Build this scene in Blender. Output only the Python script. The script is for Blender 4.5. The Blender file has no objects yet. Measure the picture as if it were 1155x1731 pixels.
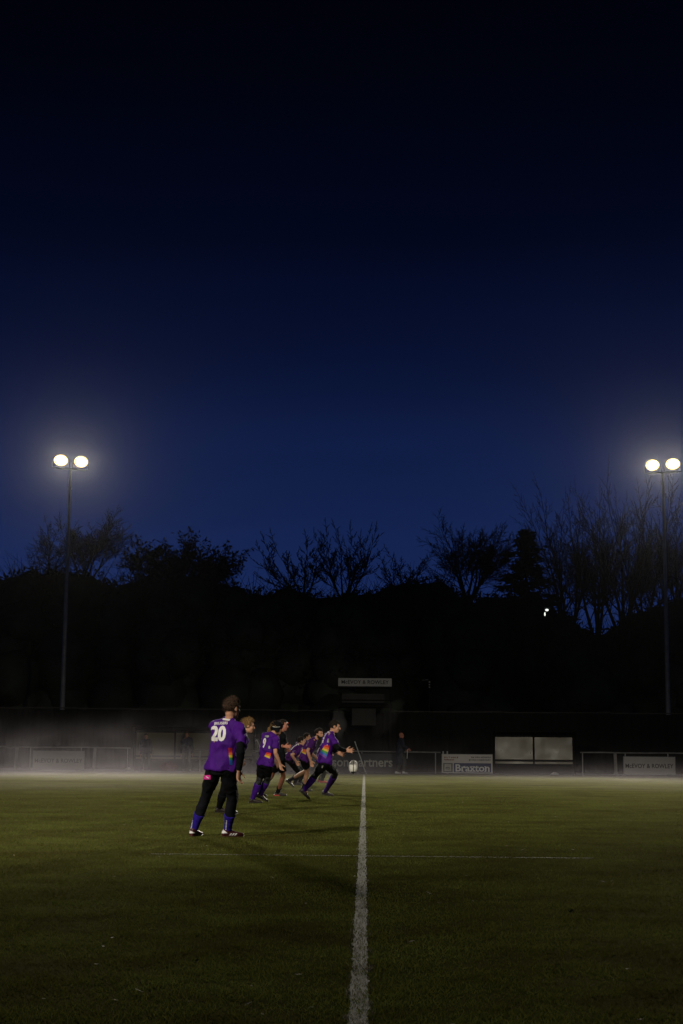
import bpy, bmesh, math, random
import numpy as np
from mathutils import Vector, Matrix, noise
from mathutils.bvhtree import BVHTree

random.seed(7)
rng = np.random.default_rng(7)
scene = bpy.context.scene
COL = scene.collection
R = math.radians

# ------------------------------------------------------------------ camera
FPX = 2645.0                      # focal length in photo pixels (55 mm on 36 mm)
CAM = Vector((0, 0, 1.10))
PITCH = math.atan(396.5 / FPX)
ROLL = R(0.5)
_v = Vector((0, math.cos(PITCH), math.sin(PITCH)))
_u = Vector((0, -math.sin(PITCH), math.cos(PITCH)))
_r = Vector((1, 0, 0))
C_RIGHT = _r * math.cos(ROLL) + _u * math.sin(ROLL)
C_UP = _u * math.cos(ROLL) - _r * math.sin(ROLL)
cam_data = bpy.data.cameras.new('camera')
cam_data.lens = 55.0
cam_data.sensor_width = 36.0
cam_data.sensor_fit = 'AUTO'
cam_data.clip_end = 1000
cam_data.clip_start = 0.1
cam = bpy.data.objects.new('camera', cam_data)
cam.matrix_world = Matrix((
    (C_RIGHT.x, C_UP.x, -_v.x, CAM.x), (C_RIGHT.y, C_UP.y, -_v.y, CAM.y),
    (C_RIGHT.z, C_UP.z, -_v.z, CAM.z), (0, 0, 0, 1)))
COL.objects.link(cam)
scene.camera = cam

def ray(px, py):
    return (_v * FPX + C_RIGHT * (px - 577.5) + C_UP * (865.5 - py))
def at(px, py, Y):
    d = ray(px, py)
    return CAM + d * (Y / d.y)
def ground(px, py, z=0.0):
    d = ray(px, py)
    return CAM + d * ((z - CAM.z) / d.z)
def project(p):
    d = Vector(p) - CAM
    k = FPX / d.dot(_v)
    return (577.5 + d.dot(C_RIGHT) * k, 865.5 - d.dot(C_UP) * k)

# ------------------------------------------------------------------ world, exposure
world = bpy.data.worlds.new('World')
scene.world = world
world.use_nodes = True
wn, wl = world.node_tree.nodes, world.node_tree.links
wn.clear()
w_out = wn.new('ShaderNodeOutputWorld')
w_bg = wn.new('ShaderNodeBackground')
w_tc = wn.new('ShaderNodeTexCoord')
w_sep = wn.new('ShaderNodeSeparateXYZ')
w_ramp = wn.new('ShaderNodeValToRGB')
wl.new(w_tc.outputs['Generated'], w_sep.inputs[0])
wl.new(w_sep.outputs['Z'], w_ramp.inputs[0])
SKY = [(0.0, (0.00800, 0.01999, 0.08928)), (0.09, (0.00784, 0.01953, 0.08742)), (0.145, (0.00656, 0.01674, 0.07719)),
       (0.21, (0.00336, 0.00818, 0.04185)), (0.26, (0.00160, 0.00428, 0.02418)), (0.317, (0.00056, 0.00177, 0.00977)),
       (0.40, (0.00032, 0.00084, 0.00428)), (0.50, (0.00024, 0.00047, 0.00167)), (1.0, (0.00024, 0.00037, 0.00112))]
cr = w_ramp.color_ramp
cr.interpolation = 'B_SPLINE'
while len(cr.elements) < len(SKY):
    cr.elements.new(0.5)
for e, (p, c) in zip(cr.elements, SKY):
    e.position = p
    e.color = (*c, 1)
w_map = wn.new('ShaderNodeMapping'); w_map.inputs['Scale'].default_value = (1.2, 1.2, 9.0)
w_nz = wn.new('ShaderNodeTexNoise'); w_nz.inputs['Scale'].default_value = 1.6; w_nz.inputs['Detail'].default_value = 5
wl.new(w_tc.outputs['Generated'], w_map.inputs[0]); wl.new(w_map.outputs[0], w_nz.inputs['Vector'])
w_rng = wn.new('ShaderNodeMapRange'); w_rng.inputs[1].default_value, w_rng.inputs[2].default_value = 0.3, 0.7
w_rng.inputs[3].default_value, w_rng.inputs[4].default_value = 0.86, 1.12
wl.new(w_nz.outputs['Fac'], w_rng.inputs[0])
w_mul = wn.new('ShaderNodeVectorMath'); w_mul.operation = 'SCALE'
wl.new(w_ramp.outputs[0], w_mul.inputs[0]); wl.new(w_rng.outputs[0], w_mul.inputs['Scale'])
wl.new(w_mul.outputs[0], w_bg.inputs[0])
w_bg.inputs[1].default_value = 1.0
wl.new(w_bg.outputs[0], w_out.inputs[0])
# the sun is below the horizon: the floodlights light this place, see make_mast()
LAMP_FAR, LAMP_NEAR = 21500.0, 27000.0
scene.view_settings.view_transform = 'Standard'
scene.view_settings.look = 'None'
scene.view_settings.exposure = 0.0
scene.view_settings.gamma = 1.0
scene.render.engine = 'CYCLES'
cy = scene.cycles
cy.use_denoising = True
cy.sample_clamp_indirect = 2.0
cy.max_bounces = 5
cy.volume_bounces = 0
cy.transparent_max_bounces = 12
cy.use_adaptive_sampling = True
cy.adaptive_threshold = 0.01

# ------------------------------------------------------------------ materials
def nodes_of(name):
    m = bpy.data.materials.new(name)
    m.use_nodes = True
    return m, m.node_tree.nodes, m.node_tree.links
def mat(name, c1, c2=None, scale=8.0, rough=0.8, bump=0.0, bscale=60.0, metal=0.0, spec=0.3, sheen=0.0, detail=4.0):
    m, n, l = nodes_of(name)
    b = n['Principled BSDF']
    b.inputs['Roughness'].default_value = rough
    b.inputs['Metallic'].default_value = metal
    b.inputs['Specular IOR Level'].default_value = spec
    if sheen:
        b.inputs['Sheen Weight'].default_value = sheen
    tc = n.new('ShaderNodeTexCoord')
    c2 = c2 or tuple(x * 0.72 for x in c1)
    nz = n.new('ShaderNodeTexNoise')
    nz.inputs['Scale'].default_value = scale
    nz.inputs['Detail'].default_value = detail
    l.new(tc.outputs['Object'], nz.inputs['Vector'])
    rp = n.new('ShaderNodeValToRGB')
    rp.color_ramp.elements[0].position, rp.color_ramp.elements[0].color = 0.35, (*c2, 1)
    rp.color_ramp.elements[1].position, rp.color_ramp.elements[1].color = 0.68, (*c1, 1)
    l.new(nz.outputs['Fac'], rp.inputs[0])
    l.new(rp.outputs[0], b.inputs['Base Color'])
    if bump:
        nb = n.new('ShaderNodeTexNoise')
        nb.inputs['Scale'].default_value = bscale
        nb.inputs['Detail'].default_value = 5
        l.new(tc.outputs['Object'], nb.inputs['Vector'])
        bp = n.new('ShaderNodeBump')
        bp.inputs['Strength'].default_value = bump
        bp.inputs['Distance'].default_value = 0.02
        l.new(nb.outputs['Fac'], bp.inputs['Height'])
        l.new(bp.outputs[0], b.inputs['Normal'])
    return m
def emit(name, c, s, sample=False):
    m, n, l = nodes_of(name)
    n.clear()
    o = n.new('ShaderNodeOutputMaterial')
    e = n.new('ShaderNodeEmission')
    e.inputs[0].default_value = (*c, 1)
    e.inputs[1].default_value = s
    l.new(e.outputs[0], o.inputs[0])
    if not sample:
        m.cycles.emission_sampling = 'NONE'
    return m
def volume(name, color, density, aniso):
    m, n, l = nodes_of(name)
    n.clear()
    o = n.new('ShaderNodeOutputMaterial')
    v = n.new('ShaderNodeVolumePrincipled')
    v.inputs['Color'].default_value = (*color, 1)
    v.inputs['Density'].default_value = density
    v.inputs['Anisotropy'].default_value = aniso
    l.new(v.outputs[0], o.inputs['Volume'])
    return m

M = {}
M['purple'] = mat('purple_jersey_fabric', (0.062, 0.008, 0.19), (0.040, 0.005, 0.125), 6, 0.7, 0.3, 60, spec=0.12)
M['maroon_purple'] = mat('dull_purple_fabric', (0.060, 0.012, 0.115), (0.042, 0.008, 0.082), 6, 0.75, 0.3, 60, spec=0.1)
M['purple_sock'] = mat('purple_sock_knit', (0.052, 0.010, 0.20), (0.036, 0.007, 0.14), 25, 0.9, 0.4, 160, spec=0.05)
M['blue_sock'] = mat('blue_sock_knit', (0.026, 0.014, 0.24), (0.019, 0.010, 0.18), 25, 0.9, 0.4, 160, spec=0.05)
M['black'] = mat('black_fabric', (0.0065, 0.0065, 0.0085), (0.004, 0.004, 0.005), 8, 0.85, 0.25, 60, spec=0.06)
M['legging'] = mat('charcoal_leggings', (0.0085, 0.008, 0.012), (0.005, 0.005, 0.008), 10, 0.8, 0.2, 60, spec=0.1)
M['pattern'] = mat('mottled_grey_tights', (0.06, 0.06, 0.075), (0.007, 0.007, 0.009), 34, 0.7, 0.2, 90)
M['skin'] = mat('skin', (0.46, 0.25, 0.16), (0.38, 0.19, 0.12), 10, 0.65, 0.1, 70, spec=0.12)
M['skin_red'] = mat('ruddy_skin', (0.42, 0.18, 0.12), (0.34, 0.13, 0.09), 10, 0.65, 0.1, 70, spec=0.12)
M['hair_brown'] = mat('brown_hair', (0.075, 0.045, 0.030), (0.035, 0.020, 0.013), 60, 0.85, 0.6, 160, spec=0.15)
M['hair_blond'] = mat('dark_blond_hair', (0.22, 0.13, 0.05), (0.09, 0.045, 0.018), 50, 0.85, 0.6, 160, spec=0.15)
M['hair_dark'] = mat('dark_hair', (0.022, 0.014, 0.010), (0.010, 0.007, 0.005), 60, 0.85, 0.6, 160, spec=0.15)
M['white_cloth'] = mat('white_print', (0.72, 0.70, 0.70), (0.62, 0.60, 0.60), 20, 0.6)
M['pink'] = mat('pink_print', (0.75, 0.04, 0.34), (0.6, 0.03, 0.26), 90, 0.6)
M['boot_dark'] = mat('dark_boot_leather', (0.026, 0.017, 0.015), (0.014, 0.010, 0.009), 20, 0.45, 0.2, 80)
M['boot_maroon'] = mat('maroon_boot', (0.060, 0.012, 0.014), (0.035, 0.008, 0.009), 20, 0.4, 0.2, 80)
M['boot_red'] = mat('red_boot', (0.42, 0.05, 0.03), (0.3, 0.03, 0.02), 20, 0.45)
M['boot_white'] = mat('pale_shoe', (0.6, 0.6, 0.57), (0.45, 0.45, 0.43), 20, 0.5)
M['sole'] = mat('boot_sole', (0.03, 0.03, 0.03), None, 20, 0.6)
M['coat'] = mat('navy_coat', (0.022, 0.026, 0.045), (0.012, 0.014, 0.026), 6, 0.7, 0.3, 50)
M['track'] = mat('grey_tracksuit', (0.20, 0.19, 0.16), (0.15, 0.145, 0.12), 6, 0.8, 0.3, 50)
M['grey_trouser'] = mat('grey_trousers', (0.05, 0.052, 0.05), None, 8, 0.8, 0.3, 60)
M['eye_white'] = mat('eye', (0.26, 0.23, 0.21), None, 20, 0.6, spec=0.1)
M['eye_dark'] = mat('iris', (0.02, 0.015, 0.012), None, 20, 0.2)
RAINBOW = [(0.44, 0.02, 0.015), (0.50, 0.10, 0.01), (0.52, 0.36, 0.02), (0.04, 0.20, 0.04), (0.018, 0.10, 0.36), (0.11, 0.035, 0.25)]
RAINBOW_M = [mat(n, c, tuple(x * 0.88 for x in c), 30, 0.6) for n, c in zip(
    ('red_stripe', 'orange_stripe', 'yellow_stripe', 'green_stripe', 'blue_stripe', 'violet_stripe'), RAINBOW)]
M['ball'] = mat('ball_leather', (0.66, 0.65, 0.60), (0.50, 0.50, 0.45), 7, 0.5, 0.3, 300)
M['ball_dark'] = mat('ball_dark_print', (0.02, 0.02, 0.025), None, 20, 0.5)
M['steel'] = mat('galvanised_steel', (0.34, 0.34, 0.33), (0.24, 0.24, 0.235), 3, 0.45, 0.1, 40, metal=0.5)
M['lamp_body'] = mat('lamp_housing', (0.12, 0.12, 0.12), None, 8, 0.5, metal=0.3)
def lens_mat():
    # reflector lamp: white-hot in the middle, warmer and dimmer towards the rim of the glass
    m, n, l = nodes_of('lit_lamp_glass')
    n.clear()
    o = n.new('ShaderNodeOutputMaterial'); e = n.new('ShaderNodeEmission'); tc = n.new('ShaderNodeTexCoord')
    mp = n.new('ShaderNodeMapping'); mp.inputs['Location'].default_value = (-1, 0, -1); mp.inputs['Scale'].default_value = (2, 0, 2)
    ln = n.new('ShaderNodeVectorMath'); ln.operation = 'LENGTH'
    l.new(tc.outputs['Generated'], mp.inputs[0]); l.new(mp.outputs[0], ln.inputs[0])
    rp = n.new('ShaderNodeValToRGB')
    for k, (q, c) in enumerate(((0.30, (1, 0.97, 0.86)), (0.98, (1, 0.70, 0.22)))):
        rp.color_ramp.elements[k].position = q; rp.color_ramp.elements[k].color = (*c, 1)
    mr = n.new('ShaderNodeMapRange')
    for k, v in enumerate((0.45, 1.0, 6.0, 1.1)): mr.inputs[k + 1].default_value = v
    l.new(ln.outputs['Value'], rp.inputs[0]); l.new(ln.outputs['Value'], mr.inputs[0])
    l.new(rp.outputs[0], e.inputs[0]); l.new(mr.outputs[0], e.inputs[1]); l.new(e.outputs[0], o.inputs[0])
    m.cycles.emission_sampling = 'NONE'
    return m
M['lens'] = lens_mat()
M['street_lens'] = emit('street_lamp_glass', (0.95, 1.0, 0.92), 1.3)
M['rail'] = mat('white_painted_rail', (0.25, 0.245, 0.23), (0.15, 0.147, 0.137), 3, 0.7, 0.2, 30, spec=0.1)
M['board_white'] = mat('off_white_board', (0.42, 0.40, 0.37), (0.36, 0.345, 0.32), 1.2, 0.5, 0.05, 30)
M['board_dark'] = mat('navy_board', (0.010, 0.013, 0.022), (0.007, 0.009, 0.016), 2, 0.5)
M['board_frame'] = mat('board_frame', (0.3, 0.3, 0.29), None, 8, 0.5)
M['ink'] = mat('black_ink', (0.015, 0.015, 0.015), None, 8, 0.6)
M['ink_grey'] = mat('grey_ink', (0.10, 0.10, 0.10), None, 8, 0.6)
M['ink_red'] = mat('faded_red_ink', (0.22, 0.07, 0.05), None, 8, 0.6)
M['navy'] = mat('navy_print', (0.018, 0.026, 0.085), (0.014, 0.02, 0.07), 3, 0.5)
M['letter'] = mat('pale_letters', (0.34, 0.34, 0.30), (0.27, 0.27, 0.24), 6, 0.6)
M['letter_white'] = mat('white_letters', (0.55, 0.55, 0.55), (0.45, 0.45, 0.45), 6, 0.6)
M['fence'] = mat('dark_cladding', (0.014, 0.015, 0.013), (0.008, 0.0085, 0.0075), 0.9, 0.9, 0.3, 14, spec=0.03)
M['fence_post'] = mat('dark_timber', (0.016, 0.0145, 0.0125), None, 6, 0.9, 0.3, 30, spec=0.05)
M['gantry'] = mat('gantry_boards', (0.055, 0.053, 0.045), (0.035, 0.034, 0.029), 1.5, 0.8, 0.3, 30)
M['concrete'] = mat('concrete_path', (0.16, 0.155, 0.145), (0.10, 0.098, 0.09), 1.3, 0.9, 0.4, 30)
M['bark'] = mat('bark', (0.050, 0.042, 0.034), (0.026, 0.022, 0.018), 5, 0.9, 0.5, 20)
M['twig'] = mat('twigs', (0.045, 0.036, 0.030), (0.025, 0.02, 0.017), 5, 0.9)
M['leaf'] = mat('evergreen_leaves', (0.045, 0.060, 0.024), (0.020, 0.028, 0.012), 1.1, 0.7)
M['leaf_brown'] = mat('dry_leaves', (0.050, 0.046, 0.022), (0.024, 0.022, 0.012), 1.1, 0.8)
M['bag_dark'] = mat('dark_bag', (0.03, 0.03, 0.032), None, 8, 0.7, 0.3, 40)
M['bag_red'] = mat('red_bag', (0.16, 0.035, 0.03), None, 8, 0.7, 0.3, 40)
M['flag_pole'] = mat('white_plastic_pole', (0.62, 0.62, 0.58), (0.5, 0.5, 0.47), 9, 0.4)
M['line'] = None

# panels of the shelters: scuffed, half-clear plastic sheet
def plastic():
    m, n, l = nodes_of('cloudy_plastic_sheet')
    b = n['Principled BSDF']
    b.inputs['Base Color'].default_value = (0.098, 0.080, 0.022, 1)
    b.inputs['Transmission Weight'].default_value = 0.25
    tc = n.new('ShaderNodeTexCoord')
    nz = n.new('ShaderNodeTexNoise')
    nz.inputs['Scale'].default_value = 1.6
    nz.inputs['Detail'].default_value = 6
    l.new(tc.outputs['Object'], nz.inputs['Vector'])
    rp = n.new('ShaderNodeMapRange')
    rp.inputs[1].default_value, rp.inputs[2].default_value = 0.3, 0.7
    rp.inputs[3].default_value, rp.inputs[4].default_value = 0.26, 0.40
    l.new(nz.outputs['Fac'], rp.inputs[0])
    l.new(rp.outputs[0], b.inputs['Roughness'])
    return m
M['plastic'] = plastic()

def turf():
    m, n, l = nodes_of('turf')
    b = n['Principled BSDF']
    b.inputs['Roughness'].default_value = 0.95
    b.inputs['Specular IOR Level'].default_value = 0.0
    tc = n.new('ShaderNodeTexCoord')
    def noise_(scale, det=5, stretch=(1, 1, 1)):
        mp = n.new('ShaderNodeMapping')
        mp.inputs['Scale'].default_value = stretch
        l.new(tc.outputs['Object'], mp.inputs[0])
        z = n.new('ShaderNodeTexNoise')
        z.inputs['Scale'].default_value = scale
        z.inputs['Detail'].default_value = det
        z.inputs['Roughness'].default_value = 0.65
        l.new(mp.outputs[0], z.inputs['Vector'])
        return z
    big = noise_(0.45, 7)
    mid = noise_(3.5, 6, (1.0, 0.6, 1))
    fine = noise_(55, 6)
    r1 = n.new('ShaderNodeValToRGB')
    e = r1.color_ramp.elements
    e[0].position, e[0].color = 0.34, (0.050, 0.055, 0.014, 1)
    e[1].position, e[1].color = 0.68, (0.092, 0.097, 0.024, 1)
    mx = n.new('ShaderNodeMix'); mx.data_type = 'FLOAT'
    mx.inputs[0].default_value = 0.5
    l.new(mid.outputs['Fac'], mx.inputs[2]); l.new(fine.outputs['Fac'], mx.inputs[3])
    l.new(mx.outputs[0], r1.inputs[0])
    r2 = n.new('ShaderNodeValToRGB')
    e = r2.color_ramp.elements
    e[0].position, e[0].color = 0.36, (0.66, 0.60, 0.55, 1)
    e[1].position, e[1].color = 0.62, (1.18, 1.2, 1.1, 1)
    l.new(big.outputs['Fac'], r2.inputs[0])
    mm = n.new('ShaderNodeMix'); mm.data_type = 'RGBA'; mm.blend_type = 'MULTIPLY'
    mm.inputs[0].default_value = 1.0
    l.new(r1.outputs[0], mm.inputs[6]); l.new(r2.outputs[0], mm.inputs[7])
    l.new(mm.outputs[2], b.inputs['Base Color'])
    bp = n.new('ShaderNodeBump')
    bp.inputs['Strength'].default_value = 0.55
    bp.inputs['Distance'].default_value = 0.02
    l.new(mx.outputs[0], bp.inputs['Height'])
    l.new(bp.outputs[0], b.inputs['Normal'])
    gl = n.new('ShaderNodeBsdfGlossy')           # dew on the leaf blades
    gl.inputs['Color'].default_value = (1.0, 0.93, 0.58, 1)
    gl.inputs['Roughness'].default_value = 0.60
    l.new(bp.outputs[0], gl.inputs['Normal'])
    ms = n.new('ShaderNodeMixShader')
    ms.inputs[0].default_value = 0.0075
    l.new(b.outputs[0], ms.inputs[1]); l.new(gl.outputs[0], ms.inputs[2])
    l.new(ms.outputs[0], n['Material Output'].inputs['Surface'])
    return m
M['turf'] = turf()

def blade_mat(name, dark, light):
    m, n, l = nodes_of(name)
    b = n['Principled BSDF']
    b.inputs['Roughness'].default_value = 0.8
    b.inputs['Specular IOR Level'].default_value = 0.0
    g = n.new('ShaderNodeNewGeometry')
    rp = n.new('ShaderNodeValToRGB')
    rp.color_ramp.elements[0].color = (*dark, 1)
    rp.color_ramp.elements[1].color = (*light, 1)
    l.new(g.outputs['Random Per Island'], rp.inputs[0])
    tc = n.new('ShaderNodeTexCoord')
    nz = n.new('ShaderNodeTexNoise'); nz.inputs['Scale'].default_value = 0.9; nz.inputs['Detail'].default_value = 6; nz.inputs['Roughness'].default_value = 0.7
    l.new(tc.outputs['Object'], nz.inputs['Vector'])
    pr = n.new('ShaderNodeValToRGB')
    pr.color_ramp.elements[0].position, pr.color_ramp.elements[0].color = 0.36, (0.62, 0.52, 0.45, 1)
    pr.color_ramp.elements[1].position, pr.color_ramp.elements[1].color = 0.62, (1.2, 1.25, 1.1, 1)
    l.new(nz.outputs['Fac'], pr.inputs[0])
    pm_ = n.new('ShaderNodeMix'); pm_.data_type = 'RGBA'; pm_.blend_type = 'MULTIPLY'; pm_.inputs[0].default_value = 1.0
    l.new(rp.outputs[0], pm_.inputs[6]); l.new(pr.outputs[0], pm_.inputs[7])
    l.new(pm_.outputs[2], b.inputs['Base Color'])
    tr = n.new('ShaderNodeBsdfTranslucent')      # light shines through thin blades
    l.new(pm_.outputs[2], tr.inputs[0])
    mx = n.new('ShaderNodeMixShader')
    mx.inputs[0].default_value = 0.5
    l.new(b.outputs[0], mx.inputs[1]); l.new(tr.outputs[0], mx.inputs[2])
    l.new(mx.outputs[0], n['Material Output'].inputs['Surface'])
    return m
M['blade'] = blade_mat('grass_blades', (0.078, 0.090, 0.022), (0.128, 0.138, 0.034))
M['blade_white'] = blade_mat('chalked_grass_blades', (0.09, 0.085, 0.07), (0.23, 0.218, 0.195))

def line_mat():
    m, n, l = nodes_of('worn_pitch_paint')
    b = n['Principled BSDF']
    b.inputs['Roughness'].default_value = 0.9
    tc = n.new('ShaderNodeTexCoord')
    nz = n.new('ShaderNodeTexNoise')
    nz.inputs['Scale'].default_value = 19
    nz.inputs['Detail'].default_value = 7
    nz.inputs['Roughness'].default_value = 0.75
    l.new(tc.outputs['Object'], nz.inputs['Vector'])
    rp = n.new('ShaderNodeValToRGB')
    e = rp.color_ramp.elements
    e[0].position, e[0].color = 0.50, (0.050, 0.054, 0.022, 1)
    e[1].position, e[1].color = 0.70, (0.155, 0.146, 0.127, 1)
    l.new(nz.outputs['Fac'], rp.inputs[0])
    l.new(rp.outputs[0], b.inputs['Base Color'])
    return m
M['line'] = line_mat()

# ------------------------------------------------------------------ mesh helpers
class MB:
    """collects shapes, then links them as one mesh object"""
    def __init__(self):
        self.v, self.f = [], []
    def add(self, verts, faces):
        o = len(self.v)
        self.v.extend(tuple(p) for p in verts)
        self.f.extend(tuple(i + o for i in q) for q in faces)
    def box(self, c, size, rot=None):
        hx, hy, hz = (s / 2 for s in size)
        vs = [Vector((x, y, z)) for x in (-hx, hx) for y in (-hy, hy) for z in (-hz, hz)]
        c = Vector(c)
        vs = [(rot @ p if rot else p) + c for p in vs]
        self.add(vs, [(0, 1, 3, 2), (4, 6, 7, 5), (0, 4, 5, 1), (2, 3, 7, 6), (0, 2, 6, 4), (1, 5, 7, 3)])
    def bar(self, a, b, w, h=None):
        a, b = Vector(a), Vector(b)
        d = b - a
        q = d.to_track_quat('X', 'Z').to_matrix()
        self.box((a + b) / 2, (d.length, w, h or w), q)
    def tube(self, pts, radii, sides=10, round_caps=True, flat=1.0, side_dir=None):
        pts = [Vector(p) for p in pts]
        P, Q = [], []
        if round_caps:
            d0 = (pts[0] - pts[1]).normalized(); d1 = (pts[-1] - pts[-2]).normalized()
            for t in (85, 55, 28):
                P.append(pts[0] + d0 * radii[0] * math.sin(R(t))); Q.append(radii[0] * math.cos(R(t)))
            P += pts; Q += list(radii)
            for t in (28, 55, 85):
                P.append(pts[-1] + d1 * radii[-1] * math.sin(R(t))); Q.append(radii[-1] * math.cos(R(t)))
        else:
            P, Q = pts, list(radii)
        T = []
        for i in range(len(P)):
            a = P[max(0, i - 1)]; b = P[min(len(P) - 1, i + 1)]
            d = b - a
            T.append(d.normalized() if d.length > 1e-9 else Vector((0, 0, 1)))
        s = Vector(side_dir) if side_dir is not None else T[0].orthogonal()
        V, F = [], []
        for i, p in enumerate(P):
            s = s - T[i] * s.dot(T[i])
            s = s.normalized() if s.length > 1e-6 else T[i].orthogonal().normalized()
            u = T[i].cross(s)
            for k in range(sides):
                a = 2 * math.pi * k / sides
                V.append(p + s * math.cos(a) * Q[i] + u * math.sin(a) * Q[i] * flat)
        n = len(P)
        for i in range(n - 1):
            for k in range(sides):
                k2 = (k + 1) % sides
                F.append((i * sides + k, i * sides + k2, (i + 1) * sides + k2, (i + 1) * sides + k))
        F.append(tuple(range(sides - 1, -1, -1)))
        F.append(tuple((n - 1) * sides + k for k in range(sides)))
        self.add(V, F)
    def loft(self, rings, sides=18):
        """rings: (centre, right, forward, rx, ry)"""
        V, F = [], []
        for c, r, f, rx, ry in rings:
            for k in range(sides):
                a = 2 * math.pi * k / sides
                ca, sa = math.cos(a), math.sin(a)
                if sides < 30: ca = math.copysign(abs(ca) ** 0.85, ca); sa = math.copysign(abs(sa) ** 0.85, sa)
                V.append(c + r * ca * rx + f * sa * ry)
        n = len(rings)
        for i in range(n - 1):
            for k in range(sides):
                k2 = (k + 1) % sides
                F.append((i * sides + k, i * sides + k2, (i + 1) * sides + k2, (i + 1) * sides + k))
        F.append(tuple(range(sides - 1, -1, -1)))
        F.append(tuple((n - 1) * sides + k for k in range(sides)))
        self.add(V, F)
    def ball(self, c, axes, nu=14, nv=9):
        """axes: three scaled vectors"""
        c = Vector(c); X, Y, Z = (Vector(a) for a in axes)
        V = [c + Z]
        for i in range(1, nv):
            t = math.pi * i / nv
            for k in range(nu):
                a = 2 * math.pi * k / nu
                V.append(c + X * math.sin(t) * math.cos(a) + Y * math.sin(t) * math.sin(a) + Z * math.cos(t))
        V.append(c - Z)
        F = [(0, 1 + k, 1 + (k + 1) % nu) for k in range(nu)]
        for i in range(nv - 2):
            for k in range(nu):
                a, b = 1 + i * nu + k, 1 + i * nu + (k + 1) % nu
                F.append((a, a + nu, b + nu, b))
        e = len(V) - 1
        F += [(e, e - nu + (k + 1) % nu, e - nu + k) for k in range(nu)]
        self.add(V, F)
    def mesh(self, name, origin=(0, 0, 0)):
        me = bpy.data.meshes.new(name)
        o = Vector(origin)
        me.from_pydata([(p[0] - o.x, p[1] - o.y, p[2] - o.z) for p in self.v], [], self.f)
        me.update()
        return me
    def build(self, name, m, parent=None, smooth=False, origin=None):
        o = origin if origin is not None else (parent_origin(parent) if parent else (0, 0, 0))
        me = self.mesh(name, o)
        return link(name, me, m, parent, smooth)

def parent_origin(p):
    o = Vector((0, 0, 0))
    while p is not None:
        o += Vector(p.location); p = p.parent
    return o
def link(name, me, m, parent=None, smooth=False):
    if m is not None:
        me.materials.clear()
        me.materials.append(m)
    if smooth:
        me.polygons.foreach_set('use_smooth', [True] * len(me.polygons))
    ob = bpy.data.objects.new(name, me)
    COL.objects.link(ob)
    if parent is not None:
        ob.parent = parent
    return ob
def empty(name, loc, label, cat, group=None):
    e = bpy.data.objects.new(name, None)
    e.location = loc
    e.empty_display_size = 0.2
    COL.objects.link(e)
    return tag(e, label, cat, group)
def tag(o, label=None, cat=None, group=None, kind=None):
    if label: o['label'] = label
    if cat: o['category'] = cat
    if group: o['group'] = group
    if kind: o['kind'] = kind
    return o
def fast_mesh(name, V, F):
    """V (n,3), F (m,k) arrays"""
    me = bpy.data.meshes.new(name)
    V = np.asarray(V, np.float32); F = np.asarray(F, np.int32)
    k = F.shape[1]
    me.vertices.add(len(V)); me.vertices.foreach_set('co', V.ravel())
    me.loops.add(F.size); me.loops.foreach_set('vertex_index', F.ravel())
    me.polygons.add(len(F))
    me.polygons.foreach_set('loop_start', np.arange(0, F.size, k, dtype=np.int32))
    me.update(calc_edges=True)
    return me
def evaluated(ob):
    dg = bpy.context.evaluated_depsgraph_get()
    return bpy.data.meshes.new_from_object(ob.evaluated_get(dg))
def remeshed(mb, voxel, smooth_it=4, origin=(0, 0, 0), keep=None, wrinkle=0.0, wscale=9.0, seed=0):
    """union of all shapes of mb as one continuous smooth surface"""
    me = mb.mesh('tmp', origin)
    ob = bpy.data.objects.new('tmp', me)
    COL.objects.link(ob)
    md = ob.modifiers.new('r', 'REMESH')
    md.mode = 'VOXEL'; md.voxel_size = voxel
    out = evaluated(ob)
    bpy.data.objects.remove(ob); bpy.data.meshes.remove(me)
    n = len(out.vertices)
    V = np.empty(n * 3, np.float32); out.vertices.foreach_get('co', V); V = V.reshape(-1, 3)
    E = np.empty(len(out.edges) * 2, np.int32); out.edges.foreach_get('vertices', E); E = E.reshape(-1, 2)
    deg = np.zeros(n); np.add.at(deg, E[:, 0], 1); np.add.at(deg, E[:, 1], 1)
    deg = np.maximum(deg, 1)[:, None]
    W = np.full((n, 1), 0.55)
    if keep:
        for c, r, w in keep:
            d = np.linalg.norm(V - np.array(c - Vector(origin), np.float32), axis=1)
            W[d < r] = w
    for it in range(smooth_it):
        S = np.zeros((n, 3))
        np.add.at(S, E[:, 0], V[E[:, 1]]); np.add.at(S, E[:, 1], V[E[:, 0]])
        V = V * (1 - W) + (S / deg) * W
    if wrinkle:
        out.vertices.foreach_set('co', V.astype(np.float32).ravel()); out.update()
        N = np.empty(n * 3, np.float32); out.vertices.foreach_get('normal', N); N = N.reshape(-1, 3)
        off = Vector((seed * 3.1, seed * 1.7, seed * 2.3))
        D = np.array([0.9 - 2.6 * abs(noise.noise(Vector((p[0] * wscale * 0.7 + p[2] * 2.0, p[1] * wscale * 0.7, p[2] * wscale * 0.75 - p[0] * 3.0)) + off))
                      + 0.55 * noise.noise(Vector((p[0] * wscale * 2.1, p[1] * wscale * 2.1, p[2] * wscale * 1.5)) + off) for p in V])
        V = V + N * (D[:, None] * wrinkle)
    out.vertices.foreach_set('co', V.astype(np.float32).ravel())
    out.polygons.foreach_set('use_smooth', [True] * len(out.polygons))
    out.update()
    return out
def bvh_of(ob):
    mw = parent_origin(ob)
    me = ob.data
    return BVHTree.FromPolygons([v.co + mw for v in me.vertices], [tuple(p.vertices) for p in me.polygons])
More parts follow.
